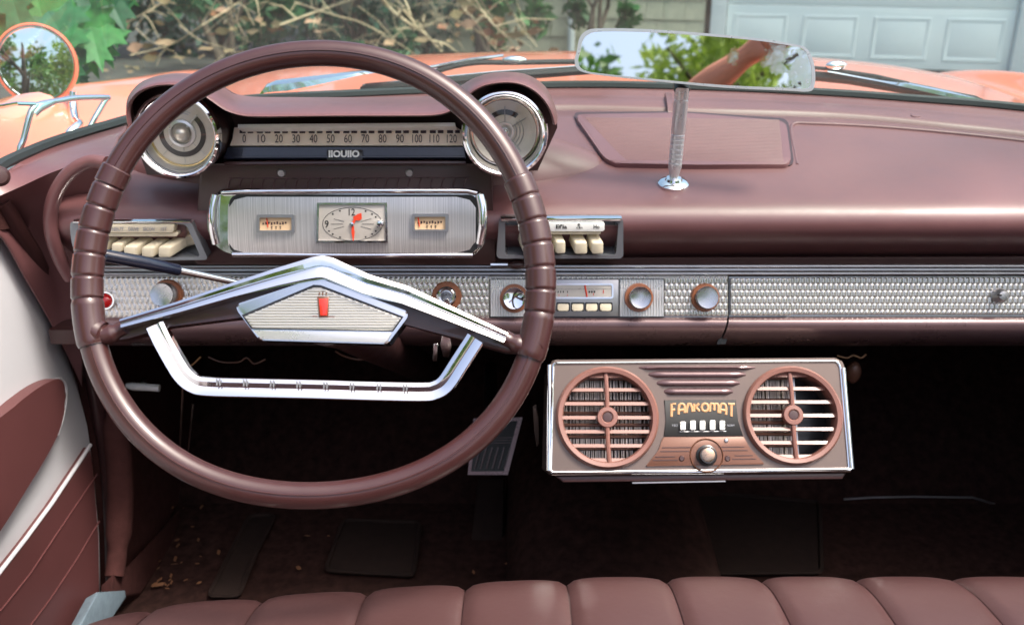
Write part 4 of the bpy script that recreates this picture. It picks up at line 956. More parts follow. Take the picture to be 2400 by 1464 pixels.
# cowl side: from the gasket down to the door top
cs0 = [atZ(x, y, interp(SZ, x)) + Vector((0, -.004, 0)) for x, y in ((-60, 443), (0, 401), (60, 373), (120, 349), (200, 323), (300, 294))]
cs1 = [atY(x, y, Y) for x, y, Y in ((-60, 484, 1.085), (0, 458, 1.10), (60, 432, 1.12), (120, 405, 1.135), (180, 385, 1.15), (262, 368, 1.17))]
cs2 = [p + Vector((0, .012, -.006)) for p in cs1]
cs3 = [atY(x, y, Y) for x, y, Y in ((-60, 515, 1.12), (0, 505, 1.14), (55, 525, 1.16), (98, 550, 1.175), (135, 580, 1.185), (200, 590, 1.19))]
cs4 = [atX(x, y, -.607) for x, y in ((-60, 535), (0, 552), (60, 652), (120, 757), (160, 836), (192, 905))]
rows = []
for k in range(6):
    m1 = cs0[k].lerp(cs1[k], .5) + Vector((0, 0, .004)); m3 = cs3[k].lerp(cs4[k], .5)
    rows.append([cs0[k], cs0[k].lerp(cs1[k], .12) + Vector((0, 0, -.003)), m1, cs1[k].lerp(m1, .1), cs1[k], cs2[k], cs2[k].lerp(cs3[k], .5), cs3[k], m3, cs4[k]])
cols = list(zip(*rows)); cols = [smooth(list(r), 6) for r in cols]
obj('cowl_side', MB().grid(cols), 'dash', car, sharp=55, solid=.003)
obj('cowl_bolt', MB().lathe([(0, .004), (.008, .003), (.011, 0)], atY(-2, 413, 1.0), (.5, -.8, .3), 18), 'dash_dark', car)

# ================================================================== FOOTWELL
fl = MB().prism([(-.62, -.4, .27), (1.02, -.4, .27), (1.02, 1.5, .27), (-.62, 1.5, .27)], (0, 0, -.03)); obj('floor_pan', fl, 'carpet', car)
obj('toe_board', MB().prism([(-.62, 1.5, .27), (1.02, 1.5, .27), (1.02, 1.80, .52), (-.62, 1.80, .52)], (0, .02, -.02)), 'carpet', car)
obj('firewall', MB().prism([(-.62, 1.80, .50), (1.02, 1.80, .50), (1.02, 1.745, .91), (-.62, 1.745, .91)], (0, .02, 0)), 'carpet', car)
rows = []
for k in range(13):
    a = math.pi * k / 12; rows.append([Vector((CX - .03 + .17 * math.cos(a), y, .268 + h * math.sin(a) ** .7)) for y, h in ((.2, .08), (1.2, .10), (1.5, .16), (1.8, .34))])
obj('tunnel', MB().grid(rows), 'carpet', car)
obj('sill_carpet', MB().prism([atX(x, y, -.58) for x, y in ((265, 1345), (300, 1330), (420, 1195), (425, 1215), (395, 1290), (330, 1390), (262, 1400))], (-.02, 0, -.02), .003), 'kick', car)
obj('hinge_post', MB().tube(smooth([atX(258, 860, -.585), atX(272, 1000, -.585), atX(282, 1150, -.585), atX(276, 1280, -.585), atX(268, 1350, -.585)], 4), [.012] * 4 + [.019] * 8 + [.014] * 5, 14), 'kick', car)
obj('scuff_plate', MB().prism([atX(x, y, -.575) for x, y in ((232, 1384), (295, 1380), (298, 1400), (262, 1440), (255, 1500), (170, 1500))], (-.02, 0, -.012), .004), 'blue_grey', car)
# pedals and hardware
bp_ = empty('brake_pedal', atY(1180, 1110, 1.33), car)
PP = Plane(atY(1190, 1040, 1.33), (0, -.8, .6))
obj('pedal_frame', ringplate(PP, [(1110, 980), (1225, 977), (1190, 1112), (1096, 1112)], [(1120, 988), (1213, 986), (1181, 1104), (1104, 1104)], -.006, .004), 'lower', bp_)
obj('pedal_pad', front(PP, [(1118, 986), (1215, 984), (1183, 1106), (1102, 1106)], -.006, .001), 'rubber', bp_)
pr = MB()
for k in range(6): pr.tube([PP.at(1196 - k * 14, 1048, .003), PP.at(1182 - k * 14, 1098, .003)], .0018, 5)
for y in (1026, 1032, 1038): pr.tube([PP.at(1122, y, .003), PP.at(1204, y - 1, .003)], .001, 5)
obj('pad_ribs', pr, 'dash_dark', bp_)
obj('pedal_arm', MB().tube([atY(1150, 1090, 1.345), atY(1150, 960, 1.5), atY(1150, 860, 1.66)], .012, 8), 'black', bp_)
gpd = empty('accelerator_pedal', atY(1182, 1300, 1.4), car)
obj('pedal_edge', MB().tube([atY(1184, 1120, 1.50), atY(1183, 1200, 1.45), atY(1178, 1303, 1.36)], .002, 6), 'chrome_worn', gpd)
obj('pedal_tread', MB().prism([atY(1120, 1122, 1.50), atY(1182, 1120, 1.50), atY(1176, 1303, 1.36), atY(1100, 1303, 1.36)], (0, .01, -.01), .003), 'mat', gpd)
ph = empty('parking_brake_handle', atY(336, 905, 1.3), car)
obj('handle_bar', MB().tube([atY(296, 903, 1.3), atY(310, 905, 1.3), atY(374, 909, 1.3)], [.004, .006, .0055], 10), 'white_plastic', ph)
obj('handle_stem', MB().tube([atY(336, 907, 1.3), atY(338, 880, 1.6)], .004, 8), 'steel', ph)
for a, b, yy in (((428, 905), (420, 1062), 1.5), ((452, 945), (440, 1064), 1.5)): obj('vent_rod', MB().tube([atY(*a, yy), atY(*b, yy)], .003, 8), 'chrome_worn', car)
obj('side_bracket', MB().prism([atY(x, y, 1.12) for x, y in ((1249, 960), (1257, 955), (1262, 985), (1264, 1040), (1258, 1047), (1252, 1010))], (0, .01, 0), .001), 'ac_case', car)
def wire(name, pts, y, r_, m, lab):
    tag(obj(name, MB().tube(smooth([atY(a, b, y) for a, b in pts], 5), r_, 6), m), lab, 'wire')
wire('wire', [(786, 822), (806, 834), (840, 842), (868, 838), (892, 822)], 1.25, .0014, 'copper', 'loose brown wire sagging below the hub crest under the dashboard')
wire('wire', [(488, 836), (520, 848), (560, 848), (578, 838), (596, 852), (622, 842)], 1.3, .0012, 'copper', 'frayed tan wire with bent end hanging behind the left horn ring arm')
wire('wire', [(470, 836), (458, 848), (448, 856)], 1.3, .0012, 'copper_text', 'short tan wire stub beside the left arm of the horn ring')
wire('wire', [(1962, 833), (1985, 838), (2000, 832), (2018, 838), (2030, 830)], 1.25, .0012, 'copper_text', 'thin pale wire looped above the right corner of the air conditioner')
tag(obj('sponge_plug', MB().sphere(atY(2000, 872, 1.25), (.011, .010, .017), 14, 10), 'copper'), 'small brown plug hanging beside the right end of the air conditioner', 'plug')
obj('heater_edge', MB().tube([atY(1978, 1169, 1.5), atY(2040, 1165, 1.5), atY(2140, 1163, 1.5), atY(2280, 1165, 1.5), atY(2330, 1180, 1.5), atY(2372, 1205, 1.5)], .002, 8), 'steel', car)
obj('heater_box', MB().prism([atY(1975, 1170, 1.51), atY(2280, 1167, 1.51), atY(2380, 1210, 1.51), atY(2380, 1320, 1.51), atY(1950, 1320, 1.51)], (0, .2, 0), .006), 'mat', car)
def fmat(px, lab):
    P_ = [atZ(x, y, .276) for x, y in rpoly(px, 14)]
    t = tag(empty('floor_mat', sum(P_, Vector()) / len(P_)), lab, 'floor mat', 'floor mats on the carpet')
    obj('mat_sheet', MB().prism([p + Vector((0, 0, .003)) for p in P_], (0, 0, -.005), .001), 'mat', t)
    obj('mat_border', MB().tube([p + Vector((0, 0, .004)) for p in P_], .004, 6, True), 'mat', t)
fmat([(806, 1222), (985, 1228), (970, 1352), (764, 1340)], 'square dark rubber heel mat on the carpet below the steering wheel')
fmat([(585, 1212), (645, 1210), (600, 1300), (560, 1400), (490, 1400), (540, 1300)], 'narrow curved dark rubber mat strip left of the square heel mat')
fmat([(1310, 1160), (1560, 1150), (1920, 1180), (1925, 1345), (1330, 1350)], 'wide dark mat over the middle of the floor below the air conditioner')
lm = MB()
random.seed(3)
def dryleaf(p, s, nrm=None):
    rot = Matrix.Rotation(random.uniform(0, 6.3), 3, 'Z') @ Matrix.Rotation(random.uniform(-.5, .5), 3, 'X')
    pts = [(-1, 0, 0), (-.3, .45, .15), (.4, .35, .1), (1, 0, .2), (.4, -.4, 0), (-.3, -.4, .1)]
    return MB().add([p + rot @ (Vector(q) * s) for q in pts], [(0, 1, 5), (1, 2, 4, 5), (2, 3, 4)])
first = True
for i in range(46):
    x = random.gauss(410, 50); y = random.uniform(1185, 1400)
    if i > 40: x, y = random.gauss(590, 16), random.gauss(1070, 14)
    if 34 < i <= 40: x, y = random.choice([(720, 1255), (770, 1255), (1215, 1172), (1190, 1320), (700, 1330), (1110, 1340)])
    if x < 335 + max(0, (1400 - y)) * .35 - 20 and i <= 34: x += 60
    p = atZ(x, y, .279) if i <= 40 else atT(x, y, 1.98)
    m_ = dryleaf(p, random.uniform(.003, .0075)); lm.add(m_.v, m_.f)
tag(obj('leaf_litter', lm, 'dry_dark'), 'scattered crumbs of dry brown leaf on the dark driver side carpet', 'leaf litter', kind='stuff')

# ================================================================== DOOR MIRROR, WING FRAME, WIPERS
sm = empty('side_mirror', atT(120, 240, 1.6), car)
c = atT(85, 150, 1.60); want = Vector((-.16, -1, .16)).normalized(); n = ((CAMP - c).normalized() + want).normalized()
r_ = 93 * 1.6 / FPX
obj('mirror_head', MB().lathe([(0, -.05), (r_ * .5, -.045), (r_ * .9, -.025), (r_ * 1.0, -.004), (r_ * 1.0, .003), (r_ * .95, .004), (r_ * .93, .001)], c, n, 64), 'coral', sm)
obj('mirror_bezel', MB().lathe([(r_ * .93, .001), (r_ * .915, .0042), (r_ * .885, .0042), (r_ * .87, .001)], c, n, 56), 'chrome', sm)
obj('mirror_glass', MB().lathe([(0, .0022), (r_ * .5, .0020), (r_ * .94, .0012)], c, n, 56), 'mirror_clean', sm)
obj('mirror_stem', MB().tube(smooth([atT(172, 215, 1.62), atT(170, 250, 1.62), atT(176, 282, 1.60), atT(184, 292, 1.58), atT(160, 315, 1.56), atT(150, 335, 1.58)], 4), .0075, 10), 'chrome', sm)
def wy(x): return 1.26 + max(0, (x - 50)) / 148 * .12
def wp(x, y): return atY(x, y, wy(x))
wf = empty('vent_wing_frame', wp(120, 340), car)
fr_ = smooth([wp(x, y) for x, y in ((48, 358), (56, 325), (70, 270), (80, 252), (100, 243), (130, 238), (180, 230), (250, 229), (246, 236), (225, 272), (198, 316), (160, 322), (110, 343))], 4, True)
obj('wing_frame', MB().tube(fr_, .0042, 10, True), 'chrome', wf)
obj('frame_bar', MB().tube([wp(-30, 252), wp(0, 250), wp(40, 243), wp(82, 244)], .0028, 8), 'chrome', wf)
obj('frame_knuckle', MB().tube([wp(76, 268), wp(90, 252), wp(122, 240)], [.006, .0072, .005], 10), 'chrome', wf)
def wpr(pl, name='wiper'):
    return empty(name, pl, car)
def AT(x, y): return atY(x, y, 1.595)
w1 = wpr(AT(640, 215))
lo = []
for x, yt, yb in ((612, 216, 222), (625, 198, 222), (645, 190, 222), (680, 186, 220), (760, 177, 201), (850, 166, 176), (905, 160, 167)):
    a, b = AT(x, yt), AT(x, yb); lo.append([a, a.lerp(b, .2) + Vector((0, -.012, 0)), a.lerp(b, .7) + Vector((0, -.014, 0)), b, b + Vector((0, .01, 0)), a + Vector((0, .01, 0))])
obj('wiper_arm', MB().loft(lo, True, True), 'chrome', w1)
obj('arm_rod', MB().tube([AT(880, 166), AT(1000, 160), AT(1100, 141), AT(1180, 131)], .0028, 8), 'chrome', w1)
obj('arm_clip', MB().sphere(AT(1206, 141), (.020, .008, .0065), 18, 10), 'chrome', w1)
obj('blade_bridge', MB().tube(smooth([AT(850, 212), AT(950, 196), AT(1030, 165), AT(1110, 148), AT(1200, 147), AT(1360, 145), AT(1450, 150)], 4), .0042, 8), 'rubber', w1)
obj('blade_bridge_trim', MB().tube(smooth([AT(1000, 168), AT(1110, 146), AT(1200, 144), AT(1360, 142)], 4), .0016, 6), 'chrome', w1)
obj('blade_rubber', MB().tube([AT(846, 211), AT(860, 208), AT(1000, 196), AT(1160, 180), AT(1380, 164), AT(1420, 163)], [.005, .0085, .0085, .008, .0075, .006], 8), 'rubber', w1)
obj('blade_rubber_trim', MB().tube([AT(850, 199), AT(1000, 184), AT(1160, 168), AT(1400, 152)], .0013, 6), 'chrome_worn', w1)
def BT(x, y): return atY(x, y, 1.67 - .13 * max(0, x - 1880) / 420)
w2 = wpr(BT(2300, 240))
lo = []
for x, yt, yb in ((1935, 163, 168), (1955, 166, 172), (2060, 185, 192), (2120, 191, 208), (2220, 212, 232), (2290, 226, 244), (2325, 242, 250)):
    a, b = BT(x, yt), BT(x, yb); lo.append([a, a.lerp(b, .2) + Vector((0, -.010, 0)), a.lerp(b, .7) + Vector((0, -.012, 0)), b, b + Vector((0, .01, 0)), a + Vector((0, .01, 0))])
obj('wiper_arm', MB().loft(lo, True, True), 'chrome', w2)
obj('arm_clip', MB().sphere(BT(1960, 154), (.018, .008, .0075), 18, 10), 'chrome', w2)
obj('blade_bridge', MB().tube([BT(1895, 158), BT(1940, 162), BT(2050, 178), BT(2130, 196)], .003, 8), 'rubber', w2)
obj('blade_rubber', MB().tube([BT(1880, 176), BT(1990, 186), BT(2140, 212), BT(2292, 238)], [.008, .0085, .008, .005], 8), 'rubber', w2)
obj('blade_rubber_trim', MB().tube([BT(1880, 172), BT(1990, 181), BT(2140, 207), BT(2290, 234)], .0016, 6), 'chrome_worn', w2)

# ================================================================== OUTSIDE
g = MB().grid([[Vector((x, y, 0)) for y in (-120, -30, -8, 0, 6, 12, 40, 160)] for x in (-140, -40, -10, 0, 10, 40, 140)])
tag(obj('ground', g, 'soil'), kind='structure')
tag(obj('driveway', MB().grid([[Vector((x, y, .004)) for y in (-14, -6, 0, 5, 9.25)] for x in (-1.9, 0, 2, 4, 6)]), 'asphalt'), kind='structure')
tag(obj('gravel_yard', MB().grid([[Vector((x, y, .008)) for y in (-9.4, -7, -5, -2.6)] for x in (-8, -4, 0, 4, 9)]), mat('pale_gravel', (.36, .33, .26), .95, var=.3, vscale=20, bump=.5, bscale=60)), kind='structure')
# ---- house: shingled wall, corner, garage door
HO = Vector((2.008, 9.2, 0)); HE = Vector((.967, -.255, 0)).normalized(); HN = Vector((HE.y, -HE.x, 0))   # HN towards the car
HPL = Plane(HO, HN)
def H(s, z, o=0.): return HO + HE * s + Vector((0, 0, z)) + HN * o
house = tag(empty('house', HO), 'cream shingled house with a white panelled garage door at the end of the driveway', 'house')
def hbox(s0, s1, z0, z1, o0, o1, bev=.004): return MB().prism([H(s0, z0, o1), H(s1, z0, o1), H(s1, z1, o1), H(s0, z1, o1)], HN * (o0 - o1), bev)
obj('wall', hbox(-4.2, -.06, 0, 3.0, -.2, -.06), 'shingle', house)
obj('wall', hbox(2.75, 6, 0, 3.0, -.2, -.02), 'shingle', house)
obj('lintel', hbox(-.06, 2.75, 2.2, 3.0, -.2, -.02), 'shingle', house)
obj('roof', MB().prism([H(-4.5, 2.9, .5), H(6.3, 2.9, .5), H(6.3, 4.6, -3), H(-4.5, 4.6, -3)], (0, 0, .15)), 'roof', house)
sA = lambda px, py: (HPL.at(px, py) - HO).dot(HE)
c0 = sA(1652, 40); t0, t1 = sA(1678, 40), sA(1704, 40); e0, e1 = sA(2372, 100), sA(2420, 100)
random.seed(11)
row = .178; zb = .06
proto = []
for r_ in range(9):
    s = c0; z = zb + r_ * row
    while s > c0 - 2.6:
        w_ = random.uniform(.16, .30); a = s - w_
        obj('shingle', MB().prism([H(a + .004, z - .012, .012), H(s, z - .012, .012), H(s, z + row, -.006), H(a + .004, z + row, -.006)], HN * -.012, .0), 'shingle', house)
        s = a
obj('corner_board', hbox(c0 + .004, c0 + .05, 0, 3, -.04, .0), 'rot', house)
obj('casing', hbox(c0 + .055, t1 - .01, 0, 2.3, -.1, .035), 'trim', house)
obj('casing', hbox(e0 + .02, e0 + .25, 0, 2.3, -.1, .035), 'trim', house)
d0, d1 = t1, e0
gd = tag(empty('garage_door', H((d0 + d1) / 2, 0), house), 'white sectional garage door with raised panels')
for k in range(4):
    z0 = .02 + k * .535; pw = (d1 - d0) / 4
    mbd = hbox(d0, d1, z0, z0 + .53, -.06, -.02, .004)
    obj('section', mbd, 'garage', gd)
    for j in range(4):
        a = d0 + pw * (j + .11); b = d0 + pw * (j + .89); za, zb_ = z0 + .085, z0 + .45
        P1 = [H(a, za, -.0195), H(b, za, -.0195), H(b, zb_, -.0195), H(a, zb_, -.0195)]
        i1 = .022; i2 = .05
        l = lambda q, o: [H(a + q, za + q, o), H(b - q, za + q, o), H(b - q, zb_ - q, o), H(a + q, zb_ - q, o)]
        obj('panel', MB().loft([l(0, -.018), l(.006, -.012), l(i1, -.013), l(i1 + .012, -.022 + .004), l(i2, -.014), l(i2 + .01, -.010)], True, True), 'garage', gd, sharp=25)
obj('bottom_seal', hbox(d0, d1, .0, .03, -.05, -.015), 'rubber', gd)
dsx = sA(1343, 40)
obj('downspout', MB().tube([H(dsx, 0, .06), H(dsx, 2.8, .06)], .035, 10), 'trim', house)
# ---- leaves and stems
def leaf_pts(kind):
    if kind == 'maple': return [(0, 0), (.12, .08), (.42, -.06), (.36, .12), (.62, .25), (.46, .34), (.50, .52), (.30, .46), (.16, .52), (.22, .80), (.08, .74), (0, 1.0), (-.08, .74), (-.22, .80), (-.16, .52), (-.30, .46), (-.50, .52), (-.46, .34), (-.62, .25), (-.36, .12), (-.42, -.06), (-.12, .08)]
    return [(0, 0), (.2, .15), (.28, .4), (.2, .7), (0, 1.0), (-.2, .7), (-.28, .4), (-.2, .15)]
def leaf_mesh(kind, curl=.15):
    pts = leaf_pts(kind); vs = [Vector((0, .34, 0))] + [Vector((x, y, curl * (abs(x) * .8 - .5 * y * y))) for x, y in pts]; n_ = len(pts)
    return vs, [(0, 1 + k, 1 + (k + 1) % n_) for k in range(n_)]
ML = bpy.data.meshes.new('maple_leaf_blade'); v_, f_ = leaf_mesh('maple'); ML.from_pydata(v_, [], f_); ML.materials.append(M['maple'])
VL = bpy.data.meshes.new('vine_leaf_blade'); v_, f_ = leaf_mesh('vine'); VL.from_pydata(v_, [], f_); VL.materials.append(M['vine'])
def put_leaf(me, parent, p, s, tip, face, name='leaf'):
    y = Vector(tip).normalized(); z = Vector(face); z = (z - y * z.dot(y)).normalized(); x = y.cross(z)
    o = bpy.data.objects.new(name, me); COL.objects.link(o); m4 = Matrix((x * s, y * s, z * s)).transposed().to_4x4(); m4.translation = Vector(p) - WL[parent.name]
    o.parent = parent; o.matrix_local = m4; return o
maple = tag(empty('maple_sapling', (-2.35, 3.4, 0)), 'broad-leaved green maple sapling leaning in behind the round door mirror', 'tree')
obj('trunk', MB().tube([(-2.35, 3.4, 0), (-2.2, 3.35, .6), (-1.95, 3.2, 1.15), (-1.7, 3.1, 1.6)], [.03, .025, .018, .008], 8), 'bark', maple)
random.seed(5)
for a, b in (((60, -30), (270, 60)), ((20, 60), (230, 150)), ((40, 20), (200, 190)), ((-40, -60), (120, 10))):
    obj('twig', MB().tube([(-2.0, 3.25, 1.0), atY(*a, 3.2), atY(*b, 3.0)], [.008, .006, .003], 6), 'bark', maple)
LEAVES = [(255, 20, 150), (210, 60, 150), (160, 20, 140), (100, 40, 150), (40, 30, 140), (-10, 10, 140), (265, 70, 120), (230, 120, 130), (190, 100, 140), (130, 90, 140), (215, 150, 110), (180, 170, 110), (20, 70, 130), (60, -10, 150), (120, -20, 150), (200, -25, 150), (270, -20, 120), (-30, 70, 130), (235, 10, 140), (175, 60, 150), (90, 80, 130), (150, 130, 120), (195, 200, 60), (-20, 120, 120), (290, 5, 90), (320, -25, 90), (60, 110, 120)]
for i, (x, y, s) in enumerate(LEAVES):
    Y = random.uniform(2.75, 3.25); p = atY(x - 18, y - s * .45, Y); d = (atY(x + random.uniform(0, 60), y + s * .4, Y - .12) - p)
    put_leaf(ML, maple, p, s * 1.02 * Y / FPX, d, Vector((random.uniform(-.3, .5), -1, random.uniform(.3, 1.1))))
for i in range(130):
    Y = random.uniform(3.0, 3.8); x, y = random.uniform(-250, 230), random.uniform(-180, 120)
    if x > 120 and y > 90: continue
    p = atY(x, y, Y); put_leaf(ML, maple, p, random.uniform(.09, .18), Vector((random.uniform(-.3, .6), -.4, random.uniform(-1, -.2))), Vector((random.uniform(-.4, .4), -1, random.uniform(.1, 1.2))))
# ---- brush pile of dead branches in front of the hedge
def crown(c, rad, n, size, seed, flat=1.):
    rs = np.random.RandomState(seed); u = rs.normal(size=(n, 3)); u /= np.linalg.norm(u, axis=1)[:, None]
    cl = rs.normal(size=(max(6, n // 90), 3)); cl /= np.linalg.norm(cl, axis=1)[:, None]; cl *= rs.uniform(.35, 1, (len(cl), 1)) ** .5
    k = rs.randint(0, len(cl), n); P_ = cl[k] + u * rs.uniform(.05, .32, (n, 1)); P_ *= np.array(rad)[None, :]
    P_ += np.array(c)[None, :]
    a = rs.normal(size=(n, 3)); a /= np.linalg.norm(a, axis=1)[:, None]; b = np.cross(a, rs.normal(size=(n, 3))); b /= np.linalg.norm(b, axis=1)[:, None]
    s = size * rs.uniform(.6, 1.3, (n, 1)); q = np.stack([P_ - a * s, P_ + b * s * .45, P_ + a * s, P_ - b * s * .45], 1).reshape(-1, 3)
    m_ = MB(); m_.v = [Vector(p) for p in q]; m_.f = [(4 * i, 4 * i + 1, 4 * i + 2, 4 * i + 3) for i in range(n)]; return m_
def bush(name, c, rad, n, size, seed, m, label, cat='shrub', group=None):
    t = tag(empty(name, (c[0], c[1], 0)), label, cat, group); obj('foliage', crown(c, rad, n, size, seed), m, t, sharp=180, clean=False)
    st = MB()
    for k in range(4): st.tube([(c[0] + random.uniform(-.1, .1), c[1], 0), (c[0] + random.uniform(-.4, .4) * rad[0], c[1] + random.uniform(-.2, .2), c[2]), (c[0] + random.uniform(-.8, .8) * rad[0], c[1] + random.uniform(-.4, .4), c[2] + rad[2] * .7)], [.03, .02, .006], 6)
    obj('stem', st, 'bark', t); return t
for i, (x, y, h, lb) in enumerate(((-4.6, 9.6, 1.3, 'leftmost dark green shrub of the hedge, behind the maple leaves'), (-3.0, 10.2, 1.5, 'dark bushy shrub in the hedge behind the top left dead branches'), (-1.5, 9.9, 1.4, 'dark shrub in the middle of the hedge above the steering wheel'), (-.1, 10.3, 1.35, 'dark shrub of the hedge nearest to the shingled wall'))):
    bush('hedge_shrub', (x, y, h * .62), (1.15, .7, h * .75), 4200, .06, 20 + i, 'dark_leaf', lb, 'shrub', 'dark shrubs forming the hedge')
bush('leafy_shrub', (-.25, 9.0, .6), (.6, .3, .6), 500, .085, 44, 'vine', 'green leafy shrub among the rusty stems right of the brush pile')
bush('leafy_shrub', (-2.6, 9.0, .7), (.8, .3, .6), 500, .085, 45, 'vine', 'green leafy shrub behind the left branches of the brush pile')
bush('leafy_shrub', (.72, 8.8, .55), (.36, .3, .55), 420, .075, 41, 'vine', 'bright green leafy shrub against the shingled wall left of the mirror')
bush('leafy_shrub', (-.95, 7.6, .28), (.34, .2, .2), 60, .11, 42, 'vine', 'low broad-leaved green plant just beyond the top of the steering wheel')
def branch(pts, Y, r0, r1, label, leaves=0, m='twig', seed=0):
    r0 *= .5; r1 *= .5
    rnd = random.Random(seed); P_ = smooth([atY(x, y, Y + rnd.uniform(-.25, .25)) for x, y in pts], 4); n_ = len(P_)
    t = tag(empty('dead_branch', P_[0]), label, 'branch', 'dead branches of the brush pile')
    obj('branch_wood', MB().tube(P_, [r0 + (r1 - r0) * k / (n_ - 1) for k in range(n_)], 6), m, t)
    tw = MB()
    for k in range(5):
        a = P_[rnd.randrange(n_)]; d = Vector((rnd.uniform(-1, 1), rnd.uniform(-.5, .5), rnd.uniform(-.6, 1))) * rnd.uniform(.15, .5); tw.tube([a, a + d * .5 + Vector((0, 0, .03)), a + d], [r1 * 1.0, r1 * .8, .0025], 5)
    obj('twig', tw, m, t)
    for k in range(leaves):
        a = P_[rnd.randrange(n_)] + Vector((rnd.uniform(-.18, .18), rnd.uniform(-.1, .1), rnd.uniform(-.22, .08))); rot = Matrix.Rotation(rnd.uniform(0, 6.3), 3, 'Z') @ Matrix.Rotation(rnd.uniform(0, 3), 3, 'X')
        s = rnd.uniform(.04, .085); q = [(-1, 0, 0), (-.3, .5, .25), (.5, .4, .1), (1.1, .1, .35), (.4, -.45, 0), (-.4, -.4, .2)]
        obj('dry_leaf', MB().add([a + rot @ (Vector(v) * s) for v in q], [(0, 1, 5), (1, 2, 4, 5), (2, 3, 4)]), 'dry_dark' if leaves > 15 or rnd.random() < .2 else 'dry', t)
BR = [([(300, 52), (350, 25), (400, -5)], 7.2, .012, .008, 'short pale dead branch at the upper left, beside the maple leaves', 2),
      ([(305, 130), (400, 105), (470, 62), (560, 5), (600, -30)], 7.0, .010, .006, 'long thin dead branch rising to the right from the far left ground', 4),
      ([(318, 65), (350, 95), (390, 115)], 6.9, .007, .004, 'small forked dead twig left of the steering wheel rim', 5),
      ([(640, 65), (760, 22), (840, -5), (880, -25)], 7.4, .022, .014, 'thick grey dead branch crossing the top above the steering wheel', 0),
      ([(690, 5), (780, 35), (850, 55), (930, 100), (975, 130)], 7.2, .010, .007, 'slender dead branch sloping down to the right above the wheel rim', 0),
      ([(880, -20), (905, 12), (950, 50), (1000, 85), (1035, 122)], 7.6, .026, .02, 'thickest tan dead branch slanting down to the right over the hood', 0),
      ([(940, -20), (955, 15), (970, 55), (990, 70)], 7.5, .018, .012, 'stubby grey dead branch crossing the thickest tan one', 0),
      ([(1060, -20), (1085, 20), (1110, 45), (1140, 90), (1165, 118)], 7.3, .010, .008, 'thin bent dead branch right of the thickest tan one', 8),
      ([(1130, 25), (1160, 62), (1190, 90), (1210, 118)], 7.1, .014, .010, 'pale peeled dead stick ending above the wiper clip', 6),
      ([(1180, -15), (1200, 30), (1225, 70), (1260, 110)], 7.6, .010, .006, 'dead stem hung with rusty brown leaves near the shingled wall', 18),
      ([(1120, -10), (1150, 40), (1180, 80), (1230, 100)], 7.7, .008, .005, 'leafy dead stem thick with brown leaves, middle of the brush pile', 18),
      ([(520, -20), (545, 40), (555, 80), (590, 100)], 7.3, .008, .004, 'thin dead stem with curled brown leaves over the far left hood', 7),
      ([(600, -10), (608, 40), (612, 90)], 7.4, .007, .004, 'upright dead stem with hanging pale brown leaves above the rim', 8),
      ([(420, 60), (470, 95), (520, 110), (570, 128)], 6.9, .007, .004, 'low dead vine with curled leaves just outside the upper left rim', 8),
      ([(540, -10), (560, 60), (580, 90)], 7.1, .007, .004, 'thin straight dead stem left of the upright hanging-leaf stem', 3),
      ([(740, 40), (735, 70), (760, 95)], 7.0, .006, .003, 'small drooping dead vine just above the top of the wheel', 6),
      ([(990, -10), (1010, 30), (1050, 65), (1090, 122)], 7.2, .006, .004, 'hair-thin dead stem right of the tan branch, bare', 0),
      ([(930, 70), (990, 60), (1060, 35), (1110, 0)], 7.5, .006, .004, 'hair-thin dead stem rising to the right across the others', 0),
      ([(880, 110), (900, 80), (930, 66), (980, 70)], 7.0, .006, .004, 'arched dead vine just above the hood edge', 5)]
for i, (p, Y, a, b, lb, nl) in enumerate(BR): branch(p, Y, a, b, lb, nl, seed=50 + i)
# leaves on the ground beyond the hood
lt = MB(); rs = random.Random(9)
for k in range(420):
    m_ = dryleaf(Vector((rs.uniform(-5, 1.2), rs.uniform(4.8, 9.0), .03)), rs.uniform(.025, .06)); lt.add(m_.v, m_.f)
tag(obj('ground_leaves', lt, 'dry'), 'fallen dry leaves scattered over the shaded ground beyond the hood', 'leaves', kind='stuff')
# ---- behind and beside the car: what the mirrors and the chrome look at
def tree(x, y, h, rad, seed, label):
    t = tag(empty('leafy_tree', (x, y, 0)), label, 'tree', 'trees around the driveway')
    rnd = random.Random(seed); tr = MB(); tr.tube([(x, y, 0), (x + .1, y, h * .3), (x, y + .1, h * .6), (x, y, h * .95)], [.22, .18, .12, .04], 10)
    for k in range(6): a = rnd.uniform(0, 6.3); z = h * rnd.uniform(.35, .7); tr.tube([(x, y, z), (x + rad * .5 * math.cos(a), y + rad * .5 * math.sin(a), z + h * .12), (x + rad * .85 * math.cos(a), y + rad * .85 * math.sin(a), z + h * .2)], [.08, .05, .015], 6)
    obj('trunk', tr, 'bark', t); obj('crown', crown((x, y, h * .52), (rad, rad, h * .46), int(7000 * (rad / 2.8) ** 2), .15, seed), 'tree_leaf', t, sharp=180, clean=False)
for i, a in enumerate(((-6.5, -8, 7.5, 3.0), (-1.2, -17, 6.0, 2.6), (4.6, -9, 5.5, 2.4), (8.5, -5, 7.5, 3.0), (-7.5, 1.0, 7.0, 2.6), (-5.2, -4.0, 5.5, 2.0), (-3.6, -13.0, 4.4, 1.7))):
    tree(*a, 70 + i, ('leafy tree well behind the car, seen only in the mirrors', 'leafy tree far behind the car beyond the driveway', 'leafy tree behind the right rear of the car', 'leafy tree to the right rear of the driveway', 'leafy tree left of the car beyond the maple', 'smaller leafy tree behind the driver side mirror', 'small leafy tree behind the car by the porch')[i])

